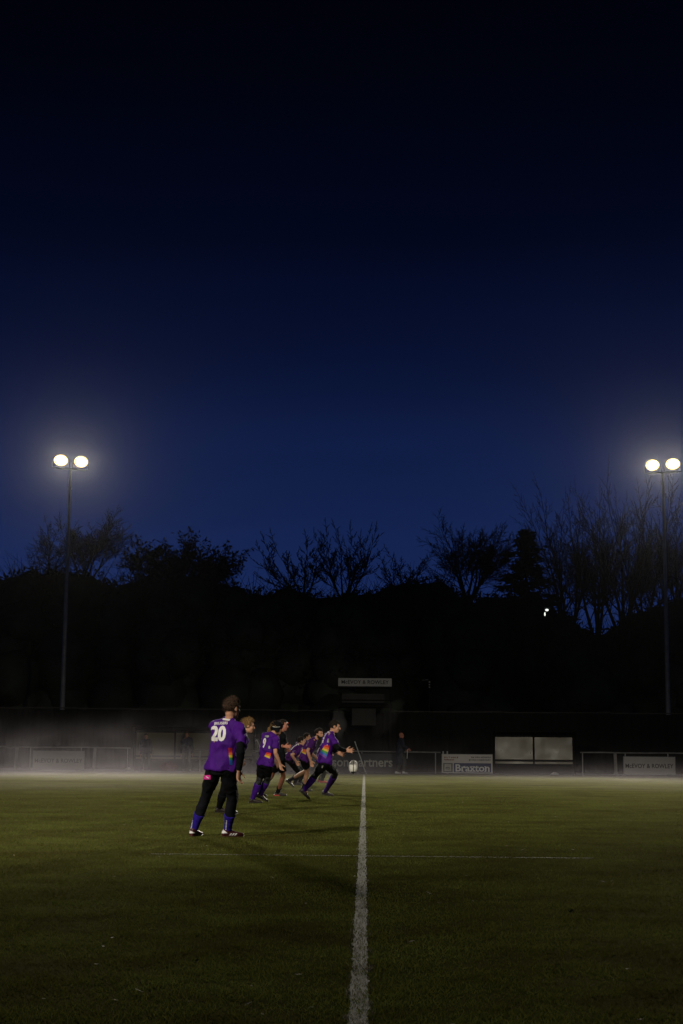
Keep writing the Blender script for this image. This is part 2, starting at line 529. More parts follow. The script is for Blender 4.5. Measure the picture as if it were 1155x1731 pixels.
def text_mesh(s, size=1.0, bold=0.0, cuts=0.0, shear=0.0, spacing=1.0):
    """flat letters as (verts2d, faces), centred on their own box"""
    c = bpy.data.curves.new('t', 'FONT')
    c.body = s; c.size = size; c.offset = bold; c.shear = shear; c.space_character = spacing
    c.resolution_u = 3
    ob = bpy.data.objects.new('t', c); COL.objects.link(ob)
    me = evaluated(ob)
    bpy.data.objects.remove(ob); bpy.data.curves.remove(c)
    bm = bmesh.new(); bm.from_mesh(me); bpy.data.meshes.remove(me)
    bmesh.ops.triangulate(bm, faces=bm.faces[:])
    if cuts:
        for _ in range(4):
            es = [e for e in bm.edges if e.calc_length() > cuts]
            if not es: break
            bmesh.ops.subdivide_edges(bm, edges=es, cuts=1)
            bmesh.ops.triangulate(bm, faces=bm.faces[:])
    V = [(v.co.x, v.co.y) for v in bm.verts]
    bm.verts.index_update()
    F = [tuple(v.index for v in f.verts) for f in bm.faces]
    bm.free()
    x0, x1 = min(p[0] for p in V), max(p[0] for p in V)
    y0, y1 = min(p[1] for p in V), max(p[1] for p in V)
    V = [((p[0] - (x0 + x1) / 2), (p[1] - (y0 + y1) / 2)) for p in V]
    return V, F, x1 - x0, y1 - y0
def letters_on(parent, s, centre, right, up, width, height, m, name='lettering', bold=0.0, shear=0.0, proud=0.004):
    """raised flat letters fitted to width x height"""
    V, F, w, h = text_mesh(s, 1.0, bold, 0, shear)
    nrm = Vector(right).cross(Vector(up)).normalized()
    mb = MB()
    P = [Vector(centre) + Vector(right) * (x / w * width) + Vector(up) * (y / h * height) + nrm * proud for x, y in V]
    mb.add(P, F)
    return mb.build(name, m, parent)

# ================================================================== THE SETTING
HD = math.atan((619.8 - 577.5) / FPX)          # heading of the halfway line
HL = Vector((math.sin(HD), math.cos(HD), 0))
HP = Vector((math.cos(HD), -math.sin(HD), 0))
L0 = ground(606, 1731)                          # a point on the halfway line
def field(s, t):                                # s across, t along the halfway line
    return L0 + HP * s + HL * t

# ground sheet
gm = MB()
gx = [-140 + 280 * i / 8 for i in range(9)]; gy = [-30 + 200 * i / 6 for i in range(7)]
gm.add([(x, y, 0) for y in gy for x in gx], [(j * 9 + i, j * 9 + i + 1, (j + 1) * 9 + i + 1, (j + 1) * 9 + i) for j in range(6) for i in range(8)])
tag(gm.build('ground', M['turf']), 'short winter turf of the sports pitch', kind='structure')

def strip(name, a, b, w, label, segs=40):
    d = (b - a).normalized(); s = Vector((d.y, -d.x, 0)) * w / 2
    mb = MB(); V = []; F = []
    for i in range(segs + 1):
        p = a + (b - a) * i / segs
        j = 1 + 0.40 * noise.noise(Vector((i * 0.9, 3.3, 0)))
        k = 1 + 0.40 * noise.noise(Vector((i * 0.9, 9.3, 0)))
        V += [p - s * j, p + s * k]
    for q in V: q.z = 0.004
    for i in range(segs):
        F.append((2 * i, 2 * i + 1, 2 * i + 3, 2 * i + 2))
    mb.add(V, F)
    return tag(mb.build(name, M['line']), label, kind='structure')
END_T = (ground(620, 1309) - L0).dot(HL)
strip('halfway_line', field(0, -5.5), field(0, END_T), 0.080, 'white halfway line', 900)
CR_T = (ground(613, 1447.5) - L0).dot(HL)
strip('cross_line', field(-2.15, CR_T), field(2.35, CR_T), 0.045, 'short white line crossing the halfway line', 60)

# path behind the barrier
BY = 66.8
def by(x, off=0.0):
    return BY + off - math.tan(HD) * x
pm = MB()
pm.add([(-60, by(-60, 0.9), 0.004), (60, by(60, 0.9), 0.004), (60, by(60, 4.0), 0.004), (-60, by(-60, 4.0), 0.004)], [(0, 1, 2, 3)])
tag(pm.build('path', M['concrete']), 'concrete spectator path behind the barrier', kind='structure')
bm_ = MB()
# low grass bank under the wood
bank = []
for j in range(7):
    for i in range(41):
        x = -60 + 3 * i; y = 74 + 6 * j
        z = 0.25 * j * (1 + 0.35 * noise.noise(Vector((x * 0.15, y * 0.15, 0)))) - (0.4 if j == 0 else 0)
        bank.append((x, y, z))
bm_.add(bank, [(j * 41 + i, j * 41 + i + 1, (j + 1) * 41 + i + 1, (j + 1) * 41 + i) for j in range(6) for i in range(40)])
tag(bm_.build('terrain', M['turf'], smooth=True), 'dark bank rising under the trees', kind='structure')

def copy_tree(o, parent=None):
    c = o.copy(); COL.objects.link(c)
    if parent is not None:
        c.parent = parent
    for ch in list(o.children):
        copy_tree(ch, c)
    return c

# ------------------------------------------------------------------ tall fence behind the path
FY = 71.0
fence_top = at(300, 1199, FY).z
fx0, pw = -31.0, 2.4
fence = empty('boundary_fence', (fx0, FY, 0), 'tall dark clad fence running behind the whole far side', 'fence')
pmb = MB()
N = 24
for i in range(N + 1):
    x = 0.01 + (pw - 0.02) * i / N
    y = 0.018 * (1 if (i // 2) % 2 else -1)
    pmb.v += [(x, y, 0.08), (x, y, fence_top - 0.05), ]
pmb.f = [(2 * i, 2 * i + 2, 2 * i + 3, 2 * i + 1) for i in range(N)]
pme = pmb.mesh('cladding_panel'); pme.materials.append(M['fence'])
post_mb = MB(); post_mb.box((0, 0.09, (fence_top + 0.02) / 2), (0.10, 0.10, fence_top + 0.02))
post_me = post_mb.mesh('post'); post_me.materials.append(M['fence_post'])
for i in range(26):
    o = bpy.data.objects.new('cladding_panel', pme); COL.objects.link(o); o.parent = fence
    o.location = (i * pw, 0, random.uniform(-0.03, 0.03)); o.rotation_euler = (random.uniform(-0.01, 0.01), 0, 0)
    p = bpy.data.objects.new('post', post_me); COL.objects.link(p); p.parent = fence
    p.location = (i * pw, 0, 0)
cap = MB()
for i in range(26):
    a = (fx0 + i * pw, FY, fence_top + random.uniform(-0.02, 0.02)); b = (fx0 + (i + 1) * pw - 0.01, FY, fence_top + random.uniform(-0.02, 0.02))
    cap.bar(a, b, 0.06, 0.05)
cap.build('top_rail', M['gantry'], fence)

# ------------------------------------------------------------------ floodlight masts
def make_mast(base, height, aim, power, label, r0=0.115, lamps=True, spread=74, aims=None):
    base = Vector(base)
    root = empty('floodlight_mast', base, label, 'floodlight', 'floodlight masts round the pitch')
    zt = base.z + height
    mb = MB()
    k = [(0, r0 * 1.15), (height * 0.12, r0 * 1.12), (height * 0.121, r0), (height * 0.55, r0 * 0.82), (height * 0.551, r0 * 0.76), (height - 0.9, r0 * 0.55), (height, r0 * 0.5)]
    mb.tube([base + Vector((0, 0, z)) for z, _ in k], [r for _, r in k], 14, False)
    pole = mb.build('pole', M['steel'], root, smooth=True)
    cb = MB(); cb.tube([base + Vector((0, 0, height - 0.95)), base + Vector((0, 0, height - 0.86))], [r0 * 0.75] * 2, 14, False)
    cb.build('collar', M['steel'], pole)
    fb = MB(); fb.box(base + Vector((0, 0, 0.02)), (0.42, 0.42, 0.04)); fb.build('base_plate', M['steel'], root)
    hd = (Vector(aim) - base); hd.z = 0; hd.normalize()
    sd = Vector((hd.y, -hd.x, 0))
    if sd.x < 0: sd = -sd
    arm = MB(); arm.bar(base + Vector((0, 0, height + 0.03)) - sd * 0.72, base + Vector((0, 0, height + 0.03)) + sd * 0.72, 0.09, 0.07)
    arm.build('cross_arm', M['steel'], root)
    for q, s in enumerate((-1, 1)):
        c = base + Vector((0, 0, height + 0.42)) + sd * 0.47 * s
        tgt = Vector(aims[q]) if aims else Vector(aim)
        d = (tgt - c).normalized()
        rt = d.cross(Vector((0, 0, 1))).normalized(); up = rt.cross(d)
        lamp = MB()
        rings = []
        for t, w, h in ((-0.34, 0.10, 0.09), (-0.28, 0.20, 0.17), (-0.10, 0.33, 0.26), (0.0, 0.34, 0.28), (0.03, 0.34, 0.28)):
            rings.append((c + d * t, rt, up, w, h))
        lamp.loft(rings, 20)
        head = lamp.build('lamp_head', M['lamp_body'], root, smooth=True)
        yk = MB()
        yk.bar(c - rt * 0.40, c - rt * 0.40 - Vector((0, 0, 0.38)), 0.03); yk.bar(c + rt * 0.40, c + rt * 0.40 - Vector((0, 0, 0.38)), 0.03)
        yk.bar(c - rt * 0.40 - Vector((0, 0, 0.37)), c + rt * 0.40 - Vector((0, 0, 0.37)), 0.05, 0.03)
        yk.build('yoke', M['lamp_body'], root)
        ln = MB()
        ln.loft([(c + d * 0.034, rt, up, 0.335, 0.275), (c + d * 0.060, rt, up, 0.33, 0.27), (c + d * 0.085, rt, up, 0.28, 0.22), (c + d * 0.10, rt, up, 0.14, 0.11)], 36)
        ln.build('lens', M['lens'], head, smooth=True)
        ld = bpy.data.lights.new('flood_light', 'SPOT')
        ld.energy = power; ld.color = (1.0, 0.92, 0.76)
        ld.spot_size = R(spread); ld.spot_blend = 1.0; ld.shadow_soft_size = 0.12
        lo = bpy.data.objects.new('flood_light', ld); COL.objects.link(lo)
        lo.parent = root; lo.location = c + d * 0.30 - base
        lo.rotation_euler = d.to_track_quat('-Z', 'Y').to_euler()
    return root
MY = 72.5
tl = at(119.5, 794, MY); tr_ = at(1121, 800, MY)
mast_l = make_mast((tl.x, MY, 0), tl.z, (-1, 38, 0), LAMP_FAR, 'tall slim floodlight mast with two lit lamps, standing left of the round bushy tree',
                   aims=[(-5, 36, 0), (3, 40, 0)])
mast_r = make_mast((tr_.x, MY, 0), tr_.z, (2, 38, 0), LAMP_FAR, 'tall slim floodlight mast with two lit lamps in front of the big bare trees',
                   aims=[(-2, 40, 0), (7, 36, 0)])
# the near-side pair, behind the photographer on the touchline
make_mast((-17, -9, 0), 14.0, (-2, 40, 0), LAMP_NEAR, 'floodlight mast on the near side behind and left of the viewpoint', spread=31, aims=[(-5, 25, 0), (0, 29, 0)])
make_mast((19, -9, 0), 14.0, (2, 42, 0), LAMP_NEAR * 0.9, 'floodlight mast on the near side behind and right of the viewpoint', spread=21, aims=[(-9, 49, 0), (5, 49, 0)])

# ------------------------------------------------------------------ barrier rails and posts
def barrier(px0, px1, py, posts, label):
    ya = BY + 0.3
    a, b = at(px0, py, by(at(px0, py, ya).x, 0.3)), at(px1, py + (px1 - px0) * 0.0087, by(at(px1, py, ya).x, 0.3))
    root = empty('barrier_rail', (a.x, a.y, 0), label, 'barrier')
    mb = MB()
    n = 6
    pts = [a.lerp(b, i / n) + Vector((0, 0, 0.008 * math.sin(i * 1.9))) for i in range(n + 1)]
    mb.tube(pts, [0.028] * (n + 1), 8, False)
    mb.build('rail', M['rail'], root, smooth=True)
    for px in posts:
        t = (px - px0) / (px1 - px0)
        q = a.lerp(b, t)
        pb = MB()
        pb.bar((q.x, q.y - 0.20, -0.03), (q.x, q.y + 0.02, q.z - 0.03), 0.115, 0.10)
        pb.build('post', M['rail'], root)
    up = MB()
    for t in (0.02, 0.35, 0.68, 0.98):
        q = a.lerp(b, t)
        up.tube([(q.x, q.y + 0.07, -0.02), (q.x, q.y + 0.07, q.z - 0.02)], [0.024] * 2, 8, False)
        up.build('upright', M['steel'], root); up = MB()
    return root
barrier(-40, 221, 1262, [29, 161], 'white post and tube rail barrier beside the misty sponsor board')
barrier(981, 1200, 1272, [1040, 1172], 'white post and tube rail barrier beyond the clear plastic shelter')
barrier(330, 745, 1268, [445], 'plain tube rail barrier behind the kicking player and the dark sponsor board')

# ------------------------------------------------------------------ sponsor boards
def board(px0, px1, py0, py1, m, label, off=0.0, frame=True):
    cx = (px0 + px1) / 2
    Y = by(at(cx, py1, BY).x, off)
    a = at(px0, (py0 + py1) / 2, Y); b = at(px1, (py0 + py1) / 2, Y)
    w = b.x - a.x; top = at(cx, py0, Y).z; bot = at(cx, py1, Y).z
    bot = max(bot, 0.03)
    c = Vector(((a.x + b.x) / 2, Y, (top + bot) / 2))
    root = empty('sponsor_board', (c.x, c.y, 0), label, 'board', 'sponsor boards along the far side')
    mb = MB(); mb.box(c, (w, 0.03, top - bot)); mb.build('panel', m, root)
    if frame:
        fr = MB(); t = 0.022
        for z in (top - t / 2, bot + t / 2): fr.box((c.x, c.y - 0.018, z), (w - 2 * t - 0.004, 0.012, t))
        for x in (c.x - w / 2 + t / 2, c.x + w / 2 - t / 2): fr.box((x, c.y - 0.018, c.z), (t, 0.012, top - bot))
        fr.build('frame', M['board_frame'] if m is not M['board_dark'] else M['board_dark'], root)
    for sx in (-0.35, 0.35):
        st = MB(); st.bar((c.x + w * sx, Y + 0.03, 0), (c.x + w * sx, Y + 0.03, top - 0.05), 0.04); st.build('stake', M['fence_post'], root)
    return root, c, w, top - bot
RT, UP = Vector((1, 0, 0)), Vector((0, 0, 1))
b, c, w, h = board(55.5, 143, 1269, 1302, M['board_white'], 'off-white sponsor board with black lettering hazed by mist on the left')
letters_on(b, 'McEVOY & ROWLEY', c + Vector((0, -0.016, -0.02)), RT, UP, w * 0.92, h * 0.22, M['ink'], bold=0.012)
b, c, w, h = board(1054, 1142, 1279, 1310, M['board_white'], 'clean off-white sponsor board with black lettering beyond the plastic shelter')
letters_on(b, 'McEVOY & ROWLEY', c + Vector((0, -0.016, -0.01)), RT, UP, w * 0.92, h * 0.24, M['ink'], bold=0.012)
b, c, w, h = board(425, 670, 1273, 1306, M['board_dark'], 'long dark sponsor board with pale letters behind the kicking player', off=0.05)
z_ = at(617, 1292, c.y).z
xa, xb = at(562, 1290, c.y).x, at(664, 1290, c.y).x
letters_on(b, 'son partners', Vector(((xa + xb) / 2, c.y - 0.016, z_)), RT, UP, xb - xa, 0.45, M['letter'], bold=0.018)
b, c, w, h = board(747, 833, 1275, 1308.5, M['board_white'], 'pale sponsor board with navy panel and serif name next to the shelter')
fy = c.y - 0.026
def sub(px, py, Y=None): return at(px, py, Y or fy)
def patch(root, px0, px1, py0, py1, m, name, dy=0.0, parent=None):
    a, q = at(px0, py1, fy - dy), at(px1, py0, fy - dy)
    mb = MB(); mb.box(((a.x + q.x) / 2, fy - dy, (a.z + q.z) / 2), (abs(q.x - a.x), 0.004, abs(q.z - a.z)))
    return mb.build(name, m, parent or root)
nv = patch(b, 767.5, 830.5, 1290.5, 1305.5, M['navy'], 'navy_panel')
lg = patch(b, 749.5, 765.5, 1290.0, 1305.3, M['ink_grey'], 'logo_square')
patch(b, 751.5, 763, 1291.6, 1303.4, M['letter'], 'logo_tile', 0.005)
patch(b, 753.5, 760.5, 1296.8, 1300.6, M['ink_grey'], 'logo_block', 0.010)
patch(b, 755.0, 757.0, 1298.0, 1299.6, M['letter'], 'logo_window', 0.015)
patch(b, 758.0, 759.6, 1298.0, 1299.6, M['letter'], 'logo_window', 0.015)
# serif name: sans letters plus serif feet
ca = at(799, 1298.3, fy - 0.005)
wd = at(828, 1298, fy).x - at(770.5, 1298, fy).x
hh = 0.30
lt = letters_on(b, 'Braxton', ca, RT, UP, wd, hh, M['letter_white'], bold=0.02, proud=0.002)
zb, zt_ = ca.z - hh / 2, ca.z + hh / 2
xl = ca.x - wd / 2
for fr_, top in ((0.03, 1), (0.03, 0), (0.225, 0), (0.26, 2), (0.46, 0), (0.53, 2), (0.475, 2), (0.52, 0), (0.565, 0), (0.66, 0), (0.87, 0), (0.975, 0), (0.87, 2)):
    zz = zb + 0.012 if top == 0 else (zt_ - 0.012 if top == 1 else zb + hh * 0.70)
    sf = MB(); sf.box((xl + wd * fr_, fy - 0.008, zz), (0.085, 0.003, 0.022)); sf.build('serif', M['letter_white'], lt)
random.seed(11)
for (x0, x1, y0, mm) in ((751, 775, 1279.6, 'ink_red'), (751, 768, 1283.6, 'ink_red'), (797, 830, 1279.6, 'ink_grey'), (793, 829, 1284.2, 'ink_grey')):
    x = x0
    while x < x1:
        mb = MB()
        wpx = random.uniform(1.0, 2.2)
        a, q = at(x, y0 + random.uniform(1.4, 2.2), fy), at(min(x + wpx, x1), y0 - random.uniform(0, 0.8), fy)
        mb.box(((a.x + q.x) / 2, fy + 0.006, (a.z + q.z) / 2), (abs(q.x - a.x), 0.004, abs(q.z - a.z)))
        mb.build('small_print', M[mm], b)
        x += wpx + (random.uniform(0.5, 0.9) if random.random() < 0.8 else 1.8)
# stub of two posts on top of that board
for px in (749.5, 756.5):
    a = at(px, 1276, c.y); q = at(px, 1270, c.y)
    mb = MB(); mb.bar(a + Vector((0, 0.05, -0.3)), (a.x, a.y + 0.05, q.z), 0.10, 0.05); mb.build('stub_post', M['board_frame'], b)

# ------------------------------------------------------------------ shelters (dugouts)
def dugout(posts, py_top, py_bar, py_kick, label):
    cx = (posts[0] + posts[-1]) / 2
    Y = by(at(cx, 1305, BY).x, 0.9)
    X = [at(p, 1290, Y).x for p in posts]
    zt, zbar, zk = at(cx, py_top, Y).z, at(cx, py_bar, Y).z, at(cx, py_kick, Y).z
    root = empty('team_shelter', ((X[0] + X[-1]) / 2, Y, 0), label, 'shelter', 'team shelters on the far side')
    for i, x in enumerate(X):
        mb = MB(); mb.bar((x, Y + 0.06, 0), (x, Y + 0.06, zt), 0.07); mb.bar((x, Y + 0.06, zt - 0.03), (x, Y - 0.95, zt + 0.12), 0.06)
        mb.build('post', M['fence_post'], root)
    for i in range(len(X) - 1):
        x0, x1 = X[i] + 0.04, X[i + 1] - 0.04
        mb = MB(); n = 10
        V, F = [], []
        for j in range(n + 1):
            for k in range(7):
                x = x0 + (x1 - x0) * j / n; z = zk + 0.02 + (zt - 0.10 - zk) * k / 6
                V.append((x, Y + 0.03 + 0.02 * noise.noise(Vector((x * 1.3, z * 1.3, 2.0))) + 0.05 * (z - zk), z))
        for j in range(n):
            for k in range(6):
                q = j * 7 + k
                F.append((q, q + 7, q + 8, q + 1))
        mb.add(V, F)
        mb.build('back_panel', M['plastic'], root, smooth=True)
        kb = MB(); kb.box(((x0 + x1) / 2, Y + 0.02, zk / 2), (x1 - x0, 0.03, zk - 0.02)); kb.build('kick_board', M['fence'], root)
    mb = MB(); mb.box(((X[0] + X[-1]) / 2, Y - 0.06, zbar), (X[-1] - X[0] - 0.05, 0.06, 0.075)); mb.build('back_rail', M['fence_post'], root)
    mb = MB(); mb.box(((X[0] + X[-1]) / 2, Y - 0.32, 0.42), (X[-1] - X[0] - 0.2, 0.34, 0.045)); mb.build('bench', M['fence'], root)
    for x in (X[0] + 0.2, X[-1] - 0.2):
        lb = MB(); lb.bar((x, Y - 0.32, 0), (x, Y - 0.32, 0.40), 0.05); lb.build('bench_leg', M['fence_post'], root)
    rf = MB(); n = 8; V, F = [], []
    for j in range(n + 1):
        t = j / n
        y = Y + 0.12 - 1.15 * t; z = zt + 0.02 + 0.16 * math.sin(t * math.pi * 0.75)
        V += [(X[0] - 0.06, y, z), (X[-1] + 0.06, y, z), (X[0] - 0.06, y, z + 0.03), (X[-1] + 0.06, y, z + 0.03)]
    for j in range(n):
        q = 4 * j
        F += [(q, q + 1, q + 5, q + 4), (q + 2, q + 6, q + 7, q + 3), (q, q + 4, q + 6, q + 2), (q + 1, q + 3, q + 7, q + 5)]
    F += [(0, 2, 3, 1), (4 * n, 4 * n + 1, 4 * n + 3, 4 * n + 2)]
    rf.add(V, F); rf.build('roof', M['fence'], root)
    for x in (X[0] - 0.03, X[-1] + 0.03):
        sp = MB(); sp.add([(x, Y + 0.1, 0.02), (x, Y - 0.35, 0.02), (x, Y - 0.45, zt * 0.8), (x, Y - 0.6, zt + 0.1), (x, Y + 0.1, zt)], [(0, 1, 2, 3, 4)])
        sp.build('side_panel', M['fence'], root)
    return root
dugout([836, 903, 970], 1243, 1285.5, 1292, 'empty shelter with two clear back panels on the right')
dugout([228, 295, 362, 429], 1236, 1279, 1284, 'long shelter hazed by mist behind the two standing spectators')

# ------------------------------------------------------------------ camera gantry with a name board
GY = 69.6
gb = at(617, 1305, GY)
g = empty('viewing_gantry', (gb.x, GY, 0), 'dark timber viewing gantry with a white name board on its top', 'gantry')
def gbox(px0, px1, py0, py1, name, m, dy=0.0, th=0.05, parent=None):
    a, q = at(px0, py1, GY + dy), at(px1, py0, GY + dy)
    mb = MB(); mb.box(((a.x + q.x) / 2, GY + dy, (a.z + q.z) / 2), (q.x - a.x, th, q.z - a.z))
    return mb.build(name, m, parent or g)
nb = gbox(572, 662.5, 1147, 1160.5, 'name_board', M['board_white'], -0.10, 0.04)
cc = at(617.5, 1153, GY - 0.123)
letters_on(nb, 'McEVOY & ROWLEY', cc, RT, UP, at(658, 1153, GY).x - at(578, 1153, GY).x, 0.17, M['ink'], bold=0.014)
nb2 = gbox(578, 650, 1173, 1190, 'back_board', M['gantry'], 0.9)
gbox(595, 635.5, 1198, 1226, 'front_board', M['gantry'], -0.03)
gbox(571, 663, 1191, 1196, 'deck', M['fence_post'], 0.4, 1.1)
gbox(572, 662, 1161.5, 1163.5, 'roof', M['fence_post'], 0.42, 1.2)
for px in (573.5, 660.5):
    for dy in (-0.02, 0.95):
        a = at(px, 1162, GY + dy); mb = MB(); mb.bar((a.x, GY + dy, 0), (a.x, GY + dy, a.z), 0.08); mb.build('leg', M['fence_post'], g)
gbox(574, 660, 1183, 1184.5, 'hand_rail', M['fence_post'], -0.04, 0.04)
for q0, q1, zz in (((574, 1228), (660, 1300), 0), ((660, 1228), (574, 1300), 0.06)):
    a, q = at(*q0, GY + 0.02 + zz), at(*q1, GY + 0.02 + zz)
    mb = MB(); mb.bar(a, q, 0.045); mb.build('brace', M['fence_post'], g)

# ------------------------------------------------------------------ leaning flag pole at the end of the halfway line
a = ground(619, 1308); q = at(600.5, 1255, a.y + 0.05)
fp = empty('touchline_pole', a, 'thin white pole leaning left at the far end of the halfway line', 'pole')
mb = MB(); mb.tube([a, q], [0.022, 0.018], 8, False); mb.build('shaft', M['flag_pole'], fp, smooth=True)
mb = MB(); mb.tube([q - (q - a).normalized() * 0.02, q + (q - a).normalized() * 0.03], [0.026, 0.020], 8, True); mb.build('cap', M['flag_pole'], fp, smooth=True)
mb = MB(); mb.tube([a + Vector((0, 0, 0.0)), a + Vector((-0.004, 0, 0.06))], [0.05, 0.035], 8, False); mb.build('socket', M['rail'], fp)

# small lit lamp among the conifers, small pole with fittings behind the fence
a = at(921, 1033, 80)
sl = empty('street_lamp', (a.x, 80, 0), 'tiny lit street lamp shining under the conifer', 'lamp')
mb = MB(); mb.tube([(a.x, 80, 0), (a.x, 80, a.z)], [0.06, 0.035], 8, False); mb.build('pole', M['fence_post'], sl, smooth=True)
hb = MB(); hb.box((a.x + 0.10, 79.9, a.z + 0.12), (0.30, 0.3, 0.09)); hd_ = hb.build('lamp_head', M['lamp_body'], sl)
mb = MB(); mb.ball((a.x + 0.08, 79.72, a.z + 0.03), ((0.085, 0, 0), (0, 0.05, 0), (0, 0, 0.06))); mb.build('lens', M['street_lens'], sl, smooth=True)
mb = MB(); mb.ball((a.x, 79.92, a.z - 0.16), ((0.035, 0, 0), (0, 0.035, 0), (0, 0, 0.10))); mb.build('glass_neck', M['street_lens'], sl, smooth=True)
a = at(726, 1150, 72)
sp_ = empty('loudspeaker_pole', (a.x, 72, 0), 'thin pole with small pale fittings right of the gantry', 'pole')
mb = MB(); mb.tube([(a.x, 72, 0), (a.x, 72, a.z)], [0.035, 0.03], 8, False); mb.build('pole', M['fence_post'], sp_)
for i in range(3):
    mb = MB(); mb.box((a.x, 71.93, a.z - 0.08 - 0.12 * i), (0.07, 0.06, 0.07)); mb.build('speaker', M['rail'], sp_)
mb = MB(); mb.bar((a.x - 0.32, 71.98, a.z), (a.x - 0.05, 71.98, a.z + 0.02), 0.03); mb.build('bracket', M['rail'], sp_)

# ------------------------------------------------------------------ bags and small things by the shelters
def bag(px, py, w, h, d, m, label, seed):
    gp = ground(px, py)
    mb = MB()
    mb.ball(gp + Vector((0, 0, h * 0.42)), ((w / 2, 0, 0), (0, d / 2, 0), (0, 0, h * 0.46)), 16, 10)
    mb.box(gp + Vector((0, 0, h * 0.3)), (w * 0.8, d * 0.8, h * 0.5))
    root = empty('kit_bag', gp, label, 'bag', 'kit bags in front of the misty shelter')
    me = remeshed(mb, 0.025, 4, gp, wrinkle=0.02, wscale=7, seed=seed)
    link('bag_body', me, m, root)
    st = MB()
    st.tube([gp + Vector((-w * 0.28, -d * 0.1, h * 0.7)), gp + Vector((-w * 0.15, -d * 0.12, h * 1.02)), gp + Vector((w * 0.15, -d * 0.12, h * 1.02)), gp + Vector((w * 0.28, -d * 0.1, h * 0.7))], [0.015] * 4, 6)
    st.build('strap', M['bag_dark'], root, smooth=True)
    return root
bag(263, 1303, 0.6, 0.62, 0.4, M['bag_dark'], 'tall dark kit bag beside the left spectator', 1)
bag(285, 1303.5, 0.75, 0.42, 0.4, M['bag_red'], 'dull red kit bag under the shelter post', 2)
bag(338, 1304, 0.7, 0.55, 0.4, M['bag_dark'], 'dark kit bag right of the right spectator', 3)
def marker(px, py, w, label):
    gp = ground(px, py)
    mb = MB()
    mb.tube([gp, gp + Vector((0, 0, 0.02)), gp + Vector((0, 0, 0.06)), gp + Vector((0, 0, 0.10))], [w / 2, w / 2, w / 3, w / 6], 14, False)
    o = mb.build('marker_cone', M['boot_white'], None, smooth=False, origin=gp); o.location = gp
    tag(o, label, 'cone', 'low white marker cones')
marker(217, 1301, 0.32, 'low white marker cone at the end of the misty rail')
marker(938, 1309.5, 0.36, 'low white marker cone in front of the right shelter')

# ------------------------------------------------------------------ trees
def rot_dir(d, ang, az):
    o = d.orthogonal().normalized()
    o = Matrix.Rotation(az, 3, d) @ o
    return (d * math.cos(ang) + o * math.sin(ang)).normalized()
def grow(tk, tw, p, d, L, r, lvl, maxl, cfg, rnd):
    n = (5, 5, 4, 2, 1, 1)[lvl]
    pts, rad = [p.copy()], [r]
    q, dd = p.copy(), d.copy()
    for i in range(n):
        dd = (dd + Vector((rnd.gauss(0, 1), rnd.gauss(0, 1), rnd.gauss(0, 0.6))) * cfg['wander'] + Vector((0, 0, cfg['up']))).normalized()
        q = q + dd * (L / n)
        pts.append(q.copy()); rad.append(max(cfg['rmin'] * 0.8, r * (1 - 0.62 * (i + 1) / n)))
    (tk if lvl <= 1 else tw).tube(pts, rad, 6 if lvl == 0 else (4 if lvl == 1 else 3), False)
    if lvl >= maxl:
        return
    k = cfg['kids'][min(lvl, len(cfg['kids']) - 1)]
    for j in range(k):
        t = cfg['start'][min(lvl, len(cfg['start']) - 1)]
        t = t + (1 - t) * (j + rnd.random() * 0.9) / k
        i = min(n - 1, int(t * n)); f = t * n - i
        b = pts[i].lerp(pts[i + 1], f)
        ld = (pts[i + 1] - pts[i]).normalized()
        nd = rot_dir(ld, R(rnd.uniform(*cfg['ang'])), rnd.uniform(0, 2 * math.pi))
        nl = L * rnd.uniform(*cfg['ratio']) * (1.12 - 0.55 * t)
        nr = max(cfg['rmin'], rad[i] * 0.50)
        grow(tk, tw, b, nd, nl, nr, lvl + 1, maxl, cfg, rnd)
    # leader goes on
    if lvl > 0 or cfg.get('leader', True):
        grow(tk, tw, pts[-1], dd, L * 0.5, rad[-1], lvl + 1, maxl, cfg, rnd)
def leaf_cards(mb, centres, size, rnd):
    for c in centres:
        a = Vector((rnd.gauss(0, 1), rnd.gauss(0, 1), rnd.gauss(0, 1))).normalized(); b = a.orthogonal().normalized()
        s = size * rnd.uniform(0.6, 1.3)
        mb.add([c - a * s, c + b * s * 0.45, c + a * s, c - b * s * 0.45], [(0, 1, 2, 3)])
